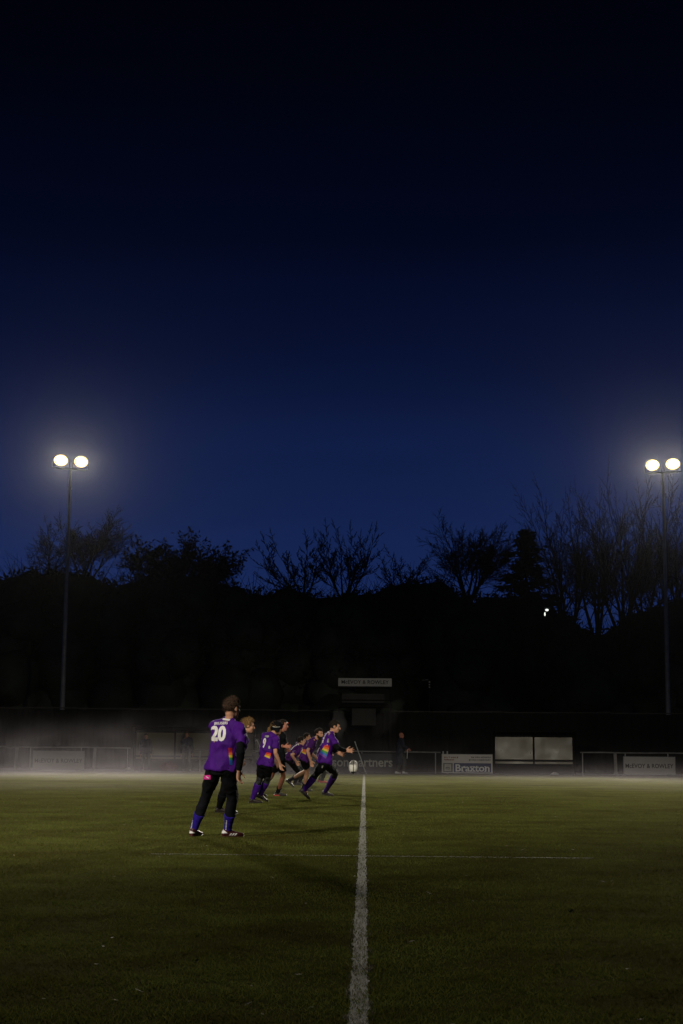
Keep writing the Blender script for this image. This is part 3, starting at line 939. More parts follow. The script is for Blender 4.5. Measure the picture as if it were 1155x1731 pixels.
def bare_tree(px, py_top, py_base, Y, width_px, label, seed, stems=1, kids=(7, 6, 5, 4), ang=(22, 48), trunk=0.2, lean=0.0, maxl=4, thick=0.2, leaves=0, spread=16, up=0.05, wander=0.09, ratio=(0.45, 0.70), rmin=0.0105):
    rnd = random.Random(seed)
    top = at(px, py_top, Y); fork = at(px, py_base, Y)
    base = Vector((top.x - lean, Y, fork.z))
    H = top.z - base.z
    W = width_px * Y / FPX
    root = empty('bare_tree' if not leaves else 'bushy_tree', Vector((top.x - lean, Y, 0.6)), label, 'tree', 'trees beyond the far fence')
    tk, tw = MB(), MB()
    cfg = dict(kids=kids, ang=ang, wander=wander, up=up, start=(trunk, 0.18, 0.15, 0.15), ratio=ratio, rmin=rmin)
    for s in range(stems):
        az = 2 * math.pi * s / stems + rnd.uniform(-0.5, 0.5)
        d = rot_dir(Vector((lean / H, 0, 1)).normalized(), R(rnd.uniform(0.3, 1.0) * spread) if stems > 1 else 0.01, az)
        grow(tk, tw, base + Vector((math.cos(az), math.sin(az), 0)) * (0.15 if stems > 1 else 0), d, H * rnd.uniform(0.58, 0.72) if stems > 1 else H * 0.62, thick * (0.6 if stems > 1 else 1), 0, maxl, cfg, rnd)
    # fit the grown tree to its real height and spread
    A = np.array(tw.v); B = np.array(tk.v)
    allv = np.vstack([A, B])
    h = np.percentile(allv[:, 2], 99.7) - base.z
    wq = np.percentile(allv[:, 0], 98.5) - np.percentile(allv[:, 0], 1.5)
    sx, sz = W / max(wq, 0.1), H / h
    cx = (np.percentile(allv[:, 0], 98.5) + np.percentile(allv[:, 0], 1.5)) / 2
    tx = at(px, py_top, Y).x
    for mb in (tk, tw):
        if len(mb.v): mb.v = [(tx + (p[0] - cx) * sx, Y + (p[1] - Y) * sx, base.z + (p[2] - base.z) * sz) for p in mb.v]
    bs = Vector((tx + (base.x - cx) * sx, Y, base.z))
    tk.tube([Vector((bs.x, Y, 0.3)), bs.lerp(Vector((bs.x, Y, 0.3)), 0.5) + Vector((0.1, 0, 0)), bs + Vector((0, 0, 0.3))], [thick * 1.5, thick * 1.25, thick * 0.95], 8, False)
    tk.build('trunk', M['bark'], root)
    crown = tw.build('crown', M['twig'], root)
    if leaves:
        lf = MB()
        pool = [Vector(p) for p in tw.v]
        cs = []
        for _ in range(leaves):
            p = rnd.choice(pool)
            cs.append(p + Vector((rnd.gauss(0, 0.14), rnd.gauss(0, 0.14), rnd.gauss(0, 0.14))))
        leaf_cards(lf, cs, 0.13, rnd)
        lf.build('leaves', M['leaf_brown'], root)
    return root
bare_tree(86, 878, 985, 96, 66, 'slender bare tree with one tall dead leader left of the mast', 3, kids=(14, 5, 4, 3), trunk=0.1, maxl=4, thick=0.109, ang=(30, 60), up=0.06)
bare_tree(152, 868, 985, 98, 118, 'fan-shaped bare tree directly behind the left mast', 5, stems=6, kids=(7, 5, 4, 3), maxl=4, spread=34, thick=0.102, ang=(20, 45))
bare_tree(308, 900, 1000, 92, 182, 'round bushy tree with leaves still on, between mast and saplings', 8, stems=9, kids=(8, 7, 6), maxl=3, spread=62, thick=0.102, leaves=5200, ang=(28, 60), up=0.03, wander=0.13)
bare_tree(492, 903, 1012, 95, 112, 'thin bare sapling leaning left in the gap of the treeline', 12, stems=5, kids=(8, 5, 4, 3), maxl=4, wander=0.045, spread=32, thick=0.061, lean=-0.8, ang=(16, 36), ratio=(0.28, 0.45), up=0.08)
bare_tree(588, 886, 1012, 94, 100, 'fan of thin bare stems above the middle of the treeline', 15, stems=7, kids=(8, 5, 4, 3), maxl=4, wander=0.045, spread=26, thick=0.061, ang=(15, 34), ratio=(0.28, 0.45), up=0.08)
bare_tree(682, 932, 1005, 97, 84, 'low wispy bare sapling right of the fan of stems', 18, stems=5, kids=(7, 5, 4, 3), maxl=4, spread=34, thick=0.054, ratio=(0.3, 0.5))
bare_tree(798, 884, 1015, 96, 134, 'round-crowned bare tree left of the dark conifer', 21, stems=6, kids=(8, 6, 5, 3), maxl=4, spread=42, thick=0.136, ang=(22, 50), up=0.04)
BIG = dict(rmin=0.0135, kids=(10, 7, 5, 2), maxl=4, ang=(22, 50), up=0.06, ratio=(0.34, 0.54))
bare_tree(958, 836, 1080, 100, 140, 'tall bare tree rising just behind the conifer', 25, stems=5, spread=26, thick=0.21, **BIG)
bare_tree(1006, 846, 1082, 106, 120, 'slim bare tree half hidden between two taller bare trees', 27, stems=4, spread=24, thick=0.21, **BIG)
bare_tree(1046, 824, 1080, 102, 140, 'tall bare tree with several stems left of the right mast', 28, stems=5, spread=26, thick=0.21, **BIG)
bare_tree(1096, 812, 1075, 104, 145, 'tallest bare tree reaching the lamps of the right mast', 31, stems=5, spread=26, thick=0.21, **BIG)
bare_tree(1160, 845, 1060, 101, 140, 'bare tree cut by the right edge beyond the right mast', 34, stems=4, spread=26, thick=0.21, **BIG)

def conifer(px, py_top, Y, width_px, label, seed):
    rnd = random.Random(seed)
    top = at(px, py_top, Y); base = Vector((top.x, Y, 0.4)); H = top.z - base.z; W = width_px * Y / FPX / 2
    root = empty('conifer_tree', base, label, 'tree', 'trees beyond the far fence')
    tk = MB(); tk.tube([base, base + Vector((0.1, 0, H * 0.5)), base + Vector((0, 0, H * 0.98))], [0.30, 0.18, 0.03], 8, False)
    tk.build('trunk', M['bark'], root)
    lm, nd = MB(), MB()
    z = H * 0.22
    while z < H * 0.985:
        t = z / H
        reach = W * (1.0 - max(0, (t - 0.50) / 0.50)) ** 0.80 * (1.0 + 0.35 * math.sin(z * 4.2)) * 1.25
        for k in range(5):
            az = rnd.uniform(0, 2 * math.pi); L = reach * rnd.uniform(0.45, 1.12)
            d = Vector((math.cos(az), math.sin(az), rnd.uniform(-0.05, 0.25)))
            p0 = base + Vector((0, 0, z + rnd.uniform(-0.2, 0.2)))
            pts = [p0 + d * L * s + Vector((0, 0, -0.22 * L * s * s + 0.28 * L * max(0, s - 0.7))) for s in (0, 0.35, 0.7, 1.0)]
            lm.tube(pts, [0.05, 0.035, 0.02, 0.01], 4, False)
            for _ in range(int(16 + 34 * L / W)):
                s = rnd.uniform(0.25, 1.05); i = min(2, int(s * 3)); q = pts[i].lerp(pts[i + 1], min(1, max(0, s * 3 - i)))
                q = q + Vector((rnd.gauss(0, 0.22), rnd.gauss(0, 0.22), rnd.gauss(-0.05, 0.12)))
                a = (d + Vector((rnd.gauss(0, .6), rnd.gauss(0, .6), rnd.gauss(-0.1, .35)))).normalized(); b = a.orthogonal().normalized()
                s2 = rnd.uniform(0.13, 0.30)
                nd.add([q - a * s2, q + b * s2 * 0.4, q + a * s2, q - b * s2 * 0.4], [(0, 1, 2, 3)])
        z += 0.30
    lm.build('limbs', M['bark'], root)
    nd.build('crown', M['leaf'], root)
conifer(888, 893, 93.5, 125, 'dark drooping conifer in front of the tall bare trees', 41)

# the wood that reads as one dark mass
prof = [(-300, 985), (-60, 985), (0, 978), (25, 985), (45, 968), (75, 962), (115, 966), (160, 975), (195, 992), (225, 985), (300, 972), (390, 990), (410, 1004),
        (450, 1004), (480, 990), (510, 998), (545, 1012), (600, 1006), (640, 1000), (672, 992), (705, 978), (740, 980), (770, 1004), (850, 1012), (905, 1012), (945, 1040),
        (985, 1072), (1030, 1070), (1065, 1050), (1100, 1030), (1155, 1012), (1450, 990)]
def prof_at(px):
    for (a, ya), (b, yb) in zip(prof, prof[1:]):
        if a <= px <= b: return ya + (yb - ya) * (px - a) / (b - a)
    return 990
wd_ = MB(); lv = MB()
rnd = random.Random(99)
px = -290
ico = bmesh.new(); bmesh.ops.create_icosphere(ico, subdivisions=2, radius=1.0)
IV = [v.co.copy() for v in ico.verts]; IF = [tuple(v.index for v in f.verts) for f in ico.faces]; ico.free()
def lump(c, r):
    off = Vector((rnd.uniform(0, 50), rnd.uniform(0, 50), 0))
    wd_.add([c + v * r * (1 + 0.35 * noise.noise(v * 1.7 + off) + 0.2 * noise.noise(v * 4 + off)) for v in IV], IF)
tops = []
while px < 1440:
    Y = rnd.uniform(83, 90)
    top = at(px, prof_at(px) + 6, Y)
    z = top.z
    first = True
    while z > 0.3:
        r = rnd.uniform(0.9, 1.5)
        c = Vector((top.x + rnd.uniform(-0.5, 0.5), Y - rnd.uniform(0, 2.5) * (0 if first else 1), z - r * 0.9))
        lump(c, r)
        if first or z > top.z - 3.5:
            tops.append((c, r))
        first = False
        z -= r * 1.15
    px += rnd.uniform(11, 18)
cs = []
for c, r in tops:
    for _ in range(170):
        v = Vector((rnd.gauss(0, 1), rnd.gauss(0, 1), rnd.gauss(0.35, 1))).normalized()
        cs.append(c + v * r * rnd.uniform(0.85, 1.32))
leaf_cards(lv, cs, 0.15, rnd)
for c, r in tops:
    if rnd.random() < 0.9:
        for _ in range(11):
            v = Vector((rnd.gauss(0, 0.7), rnd.gauss(0, 0.4), 1)).normalized()
            p = c + v * r * 0.8
            lv.tube([p, p + v * r * 0.5 + Vector((rnd.gauss(0, .08), 0, 0)), p + v * r * rnd.uniform(0.7, 1.5) + Vector((rnd.gauss(0, .2), 0, 0))], [0.02, 0.014, 0.008], 3, False)
o = wd_.build('woodland', M['leaf'], None, smooth=True)
tag(o, 'dark mass of scrub and trees behind the fence', 'wood', kind='stuff')
lv.build('foliage', M['leaf'], o)

# ------------------------------------------------------------------ grass blades on the near pitch
def grass():
    V, MI = [], []
    allV, allM = [], []
    edges = [4.6 * 1.10 ** i for i in range(27)]
    for y0, y1 in zip(edges, edges[1:]):
        den = 7500 * (6.5 / max(6.5, (y0 + y1) / 2)) ** 1.9
        half = 0.225 * y1 + 1.2
        n = int((y1 - y0) * 2 * half * den)
        x = rng.uniform(-half, half, n); y = rng.uniform(y0, y1, n)
        clump = np.array([noise.noise(Vector((a * 2.2, b * 2.2, 0.0))) for a, b in zip(x, y)])
        k2 = rng.uniform(-0.5, 0.6, n) < clump * 0.35 + 0.5
        x, y, clump = x[k2], y[k2], clump[k2]; n = len(x)
        f = np.maximum(1.0, (y / 6.5) ** 0.55) * np.clip((54 - y) / 30, 0.05, 1)
        h = rng.uniform(0.008, 0.024, n) * (1 + 0.4 * clump)
        w = rng.uniform(0.0012, 0.0026, n) * f
        az = rng.uniform(0, 2 * np.pi, n)
        lean = rng.uniform(0.2, 1.5, n) * h
        bx, byy = np.cos(az) * w, np.sin(az) * w
        la = rng.uniform(0, 2 * np.pi, n)
        lx, ly = np.cos(la) * lean, np.sin(la) * lean
        T = np.empty((n, 3, 3), np.float32)
        T[:, 0] = np.stack([x - bx, y - byy, np.zeros(n)], 1)
        T[:, 1] = np.stack([x + bx, y + byy, np.zeros(n)], 1)
        T[:, 2] = np.stack([x + lx, y + ly, h], 1)
        # blades standing in the painted lines carry the paint, in worn patches
        s = (x - L0.x) * HP.x + (y - L0.y) * HP.y
        t = (x - L0.x) * HL.x + (y - L0.y) * HL.y
        wear = np.array([noise.noise(Vector((a * 9, b * 5, 4.0))) for a, b in zip(x, y)])
        inl = (np.abs(s) < 0.058 + 0.012 * wear) | ((np.abs(t - CR_T) < 0.025) & (s > -2.15) & (s < 2.35))
        paint = inl & (rng.uniform(-0.5, 0.5, n) < wear * 1.6 - 0.16)
        allV.append(T); allM.append(paint)
    T = np.concatenate(allV); P = np.concatenate(allM)
    me = fast_mesh('grass', T.reshape(-1, 3), np.arange(len(T) * 3).reshape(-1, 3))
    me.materials.append(M['blade']); me.materials.append(M['blade_white'])
    me.polygons.foreach_set('material_index', P.astype(np.int32))
    o = bpy.data.objects.new('grass', me); COL.objects.link(o)
    tag(o, 'short blades of grass over the near pitch', 'grass', kind='stuff')
    return len(T)
grass()
def litter():
    rnd = random.Random(5)
    mb = MB()
    for _ in range(260):
        y = 5 + 40 * rnd.random() ** 1.6; x = rnd.uniform(-1, 1) * (0.225 * y + 1)
        c = Vector((x, y, rnd.uniform(0.012, 0.03))); a = rnd.uniform(0, 6.28); L = rnd.uniform(0.008, 0.026)
        d = Vector((math.cos(a), math.sin(a), rnd.uniform(-0.3, 0.5))) * L; e = Vector((-math.sin(a), math.cos(a), rnd.uniform(-0.3, 0.3))) * L * 0.45
        mb.add([c - d, c + e, c + d * 1.1, c - e], [(0, 1, 2, 3)])
    tag(mb.build('leaf_litter', mat('pale_dead_leaves', (0.30, 0.26, 0.14), (0.12, 0.10, 0.05), 30, 0.8)), 'scattered pale dead leaf bits on the grass', 'leaves', kind='stuff')
litter()

# ================================================================== PEOPLE
def heading(deg):
    return Vector((math.sin(R(deg)), math.cos(R(deg)), 0)), Vector((math.cos(R(deg)), -math.sin(R(deg)), 0))
def two_bone(A, C, l1, l2, px, pref, wpref=10.0):
    d = (C - A).length
    if d > (l1 + l2) * 0.992:
        k = d / ((l1 + l2) * 0.992); l1 *= k; l2 *= k
    ax = (C - A).normalized()
    a = (l1 * l1 - l2 * l2 + d * d) / (2 * d)
    h = math.sqrt(max(0, l1 * l1 - a * a))
    m = A + ax * a
    e1 = ax.orthogonal().normalized(); e2 = ax.cross(e1)
    best = None
    for i in range(90):
        t = 2 * math.pi * i / 90
        o = e1 * math.cos(t) + e2 * math.sin(t)
        p = m + o * h
        q = project(p)
        cost = (math.hypot(q[0] - px[0], q[1] - px[1]) if px else 0) - wpref * o.dot(pref) * (h / 0.2)
        if best is None or cost < best[0]: best = (cost, p)
    return best[1]
def add_hand(mb, W, d, s, sc=1.0, curl=0.5, spread=0.25, thumb=1.0):
    d = d.normalized(); s = (s - d * s.dot(d)).normalized(); n = d.cross(s)
    mb.tube([W - d * 0.02 * sc, W + d * 0.02 * sc, W + d * 0.06 * sc, W + d * 0.088 * sc], [0.026 * sc, 0.032 * sc, 0.040 * sc, 0.038 * sc], 10, True, 0.42, s)
    for k, (off, L) in enumerate(((0.030, 0.074), (0.010, 0.083), (-0.010, 0.077), (-0.029, 0.060))):
        p = W + (d * (0.090 - abs(off - 0.008) * 0.25) + s * off) * sc
        dd = (d + s * off * spread * 22).normalized()
        pts = [p - dd * 0.012 * sc, p]
        for j, f in enumerate((0.45, 0.30, 0.25)):
            a = curl * (0.45 + 0.35 * j) + 0.06 * k * curl
            dd = (dd * math.cos(a) + n * math.sin(a)).normalized()
            p = p + dd * L * f * sc
            pts.append(p)
        mb.tube(pts, [0.0098 * sc, 0.0096 * sc, 0.0092 * sc, 0.0084 * sc, 0.0072 * sc], 8)
    p = W + (d * 0.022 + s * 0.026) * sc
    td = (d * 0.62 + s * 0.70 * thumb + n * 0.25).normalized()
    mb.tube([p, p + td * 0.034 * sc, p + (td * 0.034 + (td + d * 0.4 + n * 0.2 * curl).normalized() * 0.030) * sc, p + (td * 0.034 + (td + d * 0.5 + n * 0.3 * curl).normalized() * 0.052) * sc],
            [0.0135 * sc, 0.0115 * sc, 0.0105 * sc, 0.0085 * sc], 8)
def decal(on, V2, F, m, name, parent, lift=0.004, bvh=None, minfrac=0.5):
    """print lying on the surface of a garment; V2 in picture points of the garment's visible side"""
    bvh = bvh or bvh_of(on)
    P, ok = [], []
    for (x, y) in V2:
        d = ray(x, y).normalized()
        loc, nrm, idx, dist = bvh.ray_cast(CAM, d)
        if loc is None:
            P.append(Vector((0, 0, 0))); ok.append(False)
        else:
            if nrm.dot(d) > 0: nrm = -nrm
            P.append(loc + nrm * lift); ok.append(True)
    G = []
    for f in F:
        if all(ok[i] for i in f):
            q = [P[i] for i in f]
            dep = [project(p) and (p - CAM).length for p in q]
            if max(dep) - min(dep) < 0.09: G.append(f)
    if not G: return None
    used = sorted({i for f in G for i in f}); re = {o: k for k, o in enumerate(used)}
    mb = MB(); mb.add([P[i] for i in used], [tuple(re[i] for i in f) for f in G])
    return mb.build(name, m, parent, smooth=True)
def quad_grid(TL, TR, BL, BR, n=6, k=3):
    V, F = [], []
    for i in range(k + 1):
        for j in range(n + 1):
            u, v = j / n, i / k
            V.append(tuple((TL[a] * (1 - u) + TR[a] * u) * (1 - v) + (BL[a] * (1 - u) + BR[a] * u) * v for a in (0, 1)))
    for i in range(k):
        for j in range(n):
            q = i * (n + 1) + j
            F.append((q, q + 1, q + n + 2, q + n + 1))
    return V, F
def rainbow(on, TL, TR, BL, BR, cols, parent):
    bvh = bvh_of(on); n = len(cols)
    lp = lambda a, b, t: (a[0] + (b[0] - a[0]) * t, a[1] + (b[1] - a[1]) * t)
    for i, ci in enumerate(cols):
        V, F = quad_grid(lp(TL, BL, i / n), lp(TR, BR, i / n), lp(TL, BL, (i + 1) / n), lp(TR, BR, (i + 1) / n), 8, 2)
        decal(on, V, F, RAINBOW_M[ci], 'rainbow_stripe', parent, bvh=bvh)
def print_text(on, s, cx, cy_, w, h, m, name, parent, slope=0.0, slant=0.0, bold=0.03):
    V, F, tw, th = text_mesh(s, 1.0, bold, 0.10)
    V2 = []
    for x, y in V:
        X = x / tw * w; Yv = y / th * h
        V2.append((cx + X + slant * Yv, cy_ - Yv + slope * X))
    return decal(on, V2, F, m, name, parent)
def ribbon(on, pts, w, m, name, parent, lift=0.004):
    V, F = [], []
    P = []
    for (a, b) in zip(pts, pts[1:]):
        for i in range(6): P.append((a[0] + (b[0] - a[0]) * i / 6, a[1] + (b[1] - a[1]) * i / 6))
    P.append(pts[-1])
    for i, p in enumerate(P):
        a, b = P[max(0, i - 1)], P[min(len(P) - 1, i + 1)]
        l = math.hypot(b[0] - a[0], b[1] - a[1]) or 1
        nx, ny = -(b[1] - a[1]) / l * w / 2, (b[0] - a[0]) / l * w / 2
        V += [(p[0] - nx, p[1] - ny), (p[0] + nx, p[1] + ny)]
    F = [(2 * i, 2 * i + 1, 2 * i + 3, 2 * i + 2) for i in range(len(P) - 1)]
    return decal(on, V, F, m, name, parent, lift)

def person(label, Y, pel, chest, head, th, thh, hyaw, hpitch, legs, arms, outfit, s=1.0, hs=1.0, vox=0.0085, bow=0.0, seed=1, group=None):
    """builds one clothed figure; returns root and a dict of its parts"""
    P3 = lambda q: at(q[0], q[1], Y + (q[2] if len(q) > 2 else 0.0))
    F, Rr = heading(th); Fh, Rh = heading(thh)
    PEL, CH, HD_ = P3(pel), P3(chest), P3(head)
    up = (CH - PEL).normalized()
    R_t = (Rr - up * Rr.dot(up)).normalized(); R_h = (Rh - up * Rh.dot(up) * 0.4).normalized()
    shw, hpw = outfit.get('shw', 0.185) * s, 0.088 * s
    SH = {'L': CH - R_t * shw, 'R': CH + R_t * shw}
    HP_ = {'L': PEL - R_h * hpw, 'R': PEL + R_h * hpw}
    EL, WR, KN, AN, FT = {}, {}, {}, {}, {}
    for k in 'LR':
        lg = legs[k]
        gp = ground(*lg['foot'])
        AN[k] = gp + Vector((0, 0, 0.085 * s + lg.get('lift', 0)))
        FT[k] = heading(lg.get('dir', thh))
        KN[k] = two_bone(HP_[k], AN[k], 0.445 * s, 0.425 * s, lg.get('knee'), FT[k][0])
        am = arms[k]
        WR[k] = P3(am['wr'])
        out = (R_t if k == 'R' else -R_t)
        EL[k] = two_bone(SH[k], WR[k], 0.295 * s, 0.262 * s, am.get('el'), (-F * 0.8 + out * 0.5 + Vector((0, 0, -0.3))).normalized(), 4.0)
    base = Vector((PEL.x, PEL.y, 0))
    base.xy = ((AN['L'] + AN['R']) / 2).xy
    root = empty('person', base, label, 'person', group)
    parts = {'root': root}
    spine = lambda t: PEL.lerp(CH, t) - F * bow * 4 * max(0, t) * max(0, 1 - t)
    def rings(lo, hi, inf, table, n=14):
        out = []
        ts = [a for a, _, _ in table]
        for i in range(n + 1):
            t = lo + (hi - lo) * i / n
            j = 0
            while j < len(ts) - 2 and t > ts[j + 1]: j += 1
            f = (t - ts[j]) / (ts[j + 1] - ts[j]); f = min(1, max(0, f)); f = f * f * (3 - 2 * f)
            rx = table[j][1] + (table[j + 1][1] - table[j][1]) * f; ry = table[j][2] + (table[j + 1][2] - table[j][2]) * f
            w = min(1, max(0, t))
            rr = (R_h * (1 - w) + R_t * w).normalized(); ff = up.cross(rr).normalized()
            e = inf(t) if callable(inf) else inf
            out.append((spine(t) if t <= 1 else CH + up * (t - 1) * (CH - PEL).length, rr, ff, rx * s + e, ry * s + e))
        return out
    TORSO = [(-0.22, 0.11, 0.085), (-0.08, 0.160, 0.115), (0.12, 0.158, 0.113), (0.36, 0.140, 0.102), (0.62, 0.158, 0.116), (0.84, 0.172, 0.118), (0.99, 0.145, 0.090), (1.10, 0.075, 0.068)]
    limb = lambda a, b, rs: ([a.lerp(b, i / (len(rs) - 1)) for i in range(len(rs))], [r * s for r in rs])
    THIGH = [0.090, 0.089, 0.082, 0.072, 0.062, 0.056]; SHIN = [0.055, 0.057, 0.060, 0.054, 0.044, 0.037, 0.036]
    UARM = [0.054, 0.052, 0.049, 0.044, 0.041]; FARM = [0.041, 0.043, 0.040, 0.034, 0.028]
    # ---------------- head frame
    hf, hr = heading(hyaw)
    hf = (hf * math.cos(R(hpitch)) - Vector((0, 0, math.sin(R(hpitch))))).normalized()
    hu = hr.cross(hf).normalized()
    q = 1.05 * hs
    H = lambda x, y, z: HD_ + (hr * x + hf * y + hu * z) * q
    def hball(mb, c, r, nu=16, nv=10):
        mb.ball(H(*c), (hr * r[0] * q, hf * r[1] * q, hu * r[2] * q), nu, nv)
    # ---------------- body: one continuous surface
    mb = MB()
    mb.loft(rings(-0.18, 1.09, lambda t: -0.012 if t < 0.5 else 0.0, TORSO))
    mb.tube([SH['L'], CH + up * 0.01, SH['R']], [0.055 * s, 0.07 * s, 0.055 * s], 12, True)
    for k in 'LR':
        mb.tube([SH[k].lerp(CH, 0.2), CH.lerp(SH[k], 0.25) + up * 0.06 * s, CH + up * 0.085 * s], [0.05 * s, 0.055 * s, 0.045 * s], 10)
    nb = CH + up * 0.03 * s
    hb = H(0, -0.015, -0.07)
    mb.tube([nb, nb.lerp(hb, 0.5), hb], [0.066 * s, 0.056 * s, 0.054 * s], 12)
    keep = [(HD_, 0.16, 0.25)]
    for k in 'LR':
        mb.tube(*limb(HP_[k], KN[k], [x * 0.94 for x in THIGH]), 12); mb.tube(*limb(KN[k], AN[k], SHIN), 12)
        mb.tube(*limb(SH[k], EL[k], UARM), 10); mb.tube(*limb(EL[k], WR[k], FARM), 10)
        ff = FT[k][0]
        mb.tube([AN[k], AN[k] + ff * 0.04 - Vector((0, 0, 0.04 * s)), AN[k] + ff * 0.07 - Vector((0, 0, 0.06 * s))], [0.034 * s, 0.026 * s, 0.016 * s], 10)
        am = arms[k]
        hd = am.get('hand')
        hdir = Vector(hd).normalized() if hd else (WR[k] - EL[k]).normalized()
        sd = Vector(am['thumb']).normalized() if 'thumb' in am else (F * 0.9 + Vector((0, 0, 0.2)))
        flip = am.get('flip', -1 if k == 'L' else 1)
        hm = MB(); add_hand(hm, WR[k], hdir, sd, s * 1.05, am.get('curl', 0.5) * flip, am.get('spread', 0.25))
        mb.add(hm.v, hm.f)
        keep.append((WR[k] + hdir * 0.11, 0.12, 0.18))
    hball(mb, (0, -0.012, 0.026), (0.076, 0.096, 0.088)); hball(mb, (0, 0.026, -0.036), (0.060, 0.062, 0.080))
    hball(mb, (0, 0.052, -0.088), (0.036, 0.036, 0.026)); hball(mb, (0, 0.073, 0.020), (0.050, 0.020, 0.014))
    hball(mb, (0, 0.083, -0.060), (0.025, 0.012, 0.010)); hball(mb, (0, -0.02, -0.06), (0.055, 0.06, 0.05))
    mb.tube([H(0, 0.086, 0.008), H(0, 0.100, -0.012), H(0, 0.108, -0.028)], [0.009 * q, 0.012 * q, 0.0145 * q], 10)
    for sg in (-1, 1):
        hball(mb, (sg * 0.078, -0.006, -0.010), (0.010, 0.022, 0.032)); hball(mb, (sg * 0.036, 0.058, -0.026), (0.024, 0.026, 0.022))
    skin = M[outfit.get('skin', 'skin')]
    me = remeshed(mb, vox, 5, base, keep)
    body = link('body', me, skin, root); parts['body'] = body
    for sg in (-1, 1):
        e = MB(); hball(e, (sg * 0.030, 0.0715, 0.0), (0.0120, 0.009, 0.006), 10, 7); eo = e.build('eye', M['eye_white'], body, True, base)
        e = MB(); hball(e, (sg * 0.030, 0.0785, 0.0), (0.006, 0.003, 0.0062), 8, 6); e.build('iris', M['eye_dark'], eo, True, base)
        e = MB(); e.tube([H(sg * 0.014, 0.094, 0.017), H(sg * 0.034, 0.091, 0.023), H(sg * 0.052, 0.077, 0.017)], [0.004 * q, 0.005 * q, 0.003 * q], 6); e.build('eyebrow', M[outfit.get('hair', 'hair_brown')], body, True, base)
    # ---------------- hair
    def hair(kind, m):
        bm = bmesh.new(); bmesh.ops.create_icosphere(bm, subdivisions=5 if vox < 0.0085 else 4, radius=1.0)
        sc = (0.088, 0.108, 0.094) if kind not in ('short', 'quiff') else (0.083, 0.104, 0.092)
        rnd = random.Random(seed * 17)
        off = Vector((seed * 5.7, 1.1, 2.2))
        tips = []
        for v in bm.verts:
            d = v.co.copy()
            r = 1 + 0.05 * noise.noise(d * 5 + off) + 0.035 * noise.noise(d * 14 + off)
            x, y, z = d.x * sc[0] * r, d.y * sc[1] * r - 0.014, d.z * sc[2] * r + 0.030
            if kind in ('mop', 'quiff') and z > 0.06 and y > -0.02: z += 0.014 + 0.012 * noise.noise(d * 6 + off); y += 0.006
            low = -0.055 if kind != 'long' else -0.10
            front = y > 0.030 - 0.35 * min(0, z - 0.03) - 0.0
            face = (y > 0.040 and z < 0.062 + 0.01 * noise.noise(d * 9 + off)) or (y > 0.012 and z < 0.0)
            under = z < low + 0.012 * noise.noise(d * 8 + off)
            if face or under:
                k = 0.74
                x, y, z = d.x * 0.076 * k, d.y * 0.096 * k - 0.014, d.z * 0.088 * k + 0.020
            else:
                tips.append((Vector((x, y, z)), d))
            v.co = H(x, y, z) - base
        strands = MB()
        for _ in range(outfit.get('strands', 500)):
            p, d = rnd.choice(tips)
            dd = (d + Vector((rnd.gauss(0, .35), rnd.gauss(0, .35) - 0.2, rnd.gauss(0, .35)))).normalized()
            L = rnd.uniform(0.008, 0.020) * (1.5 if kind == 'mop' else 1)
            sdv = dd.orthogonal().normalized() * 0.0016
            a = [H(*(p - sdv)) - base, H(*(p + sdv)) - base, H(*(p + dd * L + Vector((0, -L * 0.4, -L * 0.3)))) - base]
            vs = [bm.verts.new(t) for t in a]; bm.faces.new(vs)
        hm = bpy.data.meshes.new('hair'); bm.to_mesh(hm); bm.free()
        return link('hair', hm, m, root, True)
    hk = outfit.get('hair_kind', 'short')
    if hk: parts['hair'] = hair(hk, M[outfit.get('hair', 'hair_brown')])
    if outfit.get('beard'):
        bd = MB(); hball(bd, (0, 0.052, -0.090), (0.050, 0.052, 0.042)); hball(bd, (-0.045, 0.02, -0.065), (0.02, 0.035, 0.04)); hball(bd, (0.045, 0.02, -0.065), (0.02, 0.035, 0.04))
        parts['beard'] = link('beard', remeshed(bd, 0.008, 2, base, wrinkle=0.004, wscale=60, seed=seed), M[outfit.get('hair')], root)
    # ---------------- garments
    gv = outfit.get('gvox', 0.013)
    wr = outfit.get('wrinkle', 0.017)
    def lower(frac_hi, inf0, inf1, name, m, pelvis=True, top=0.16, flare=None):
        g_ = MB()
        if pelvis:
            g_.loft(rings(-0.20, top, lambda t: inf0, TORSO, 10))
        for k in 'LR':
            e = HP_[k].lerp(KN[k], min(1, frac_hi))
            n = 6
            rs = [(np.interp(i / n * min(1, frac_hi) * 5, range(6), THIGH) * s + inf0 + (inf1 - inf0) * i / n) for i in range(n + 1)]
            g_.tube([HP_[k].lerp(e, i / n) for i in range(n + 1)], rs, 16, False)
            if frac_hi > 1:
                e2 = KN[k].lerp(AN[k], frac_hi - 1)
                rs = [(np.interp(i / n * (frac_hi - 1) * 6, range(7), SHIN) * s + inf1) for i in range(n + 1)]
                g_.tube([KN[k].lerp(e2, i / n) for i in range(n + 1)], rs, 14, False)
                g_.ball(KN[k], (Vector((0.056 * s + inf1, 0, 0)), Vector((0, 0.056 * s + inf1, 0)), Vector((0, 0, 0.056 * s + inf1))))
            g_.ball(HP_[k], (Vector((0.092 * s + inf0, 0, 0)), Vector((0, 0.092 * s + inf0, 0)), Vector((0, 0, 0.092 * s + inf0))))
        return link(name, remeshed(g_, gv, 3, base, wrinkle=(0.0035 if frac_hi > 1 and inf1 < 0.01 else wr * 0.5), wscale=10, seed=seed + 3), m, root)
    if 'leggings' in outfit:
        parts['leggings'] = lower(1.93, 0.007, 0.007, 'leggings', M[outfit['leggings']], True, 0.16)
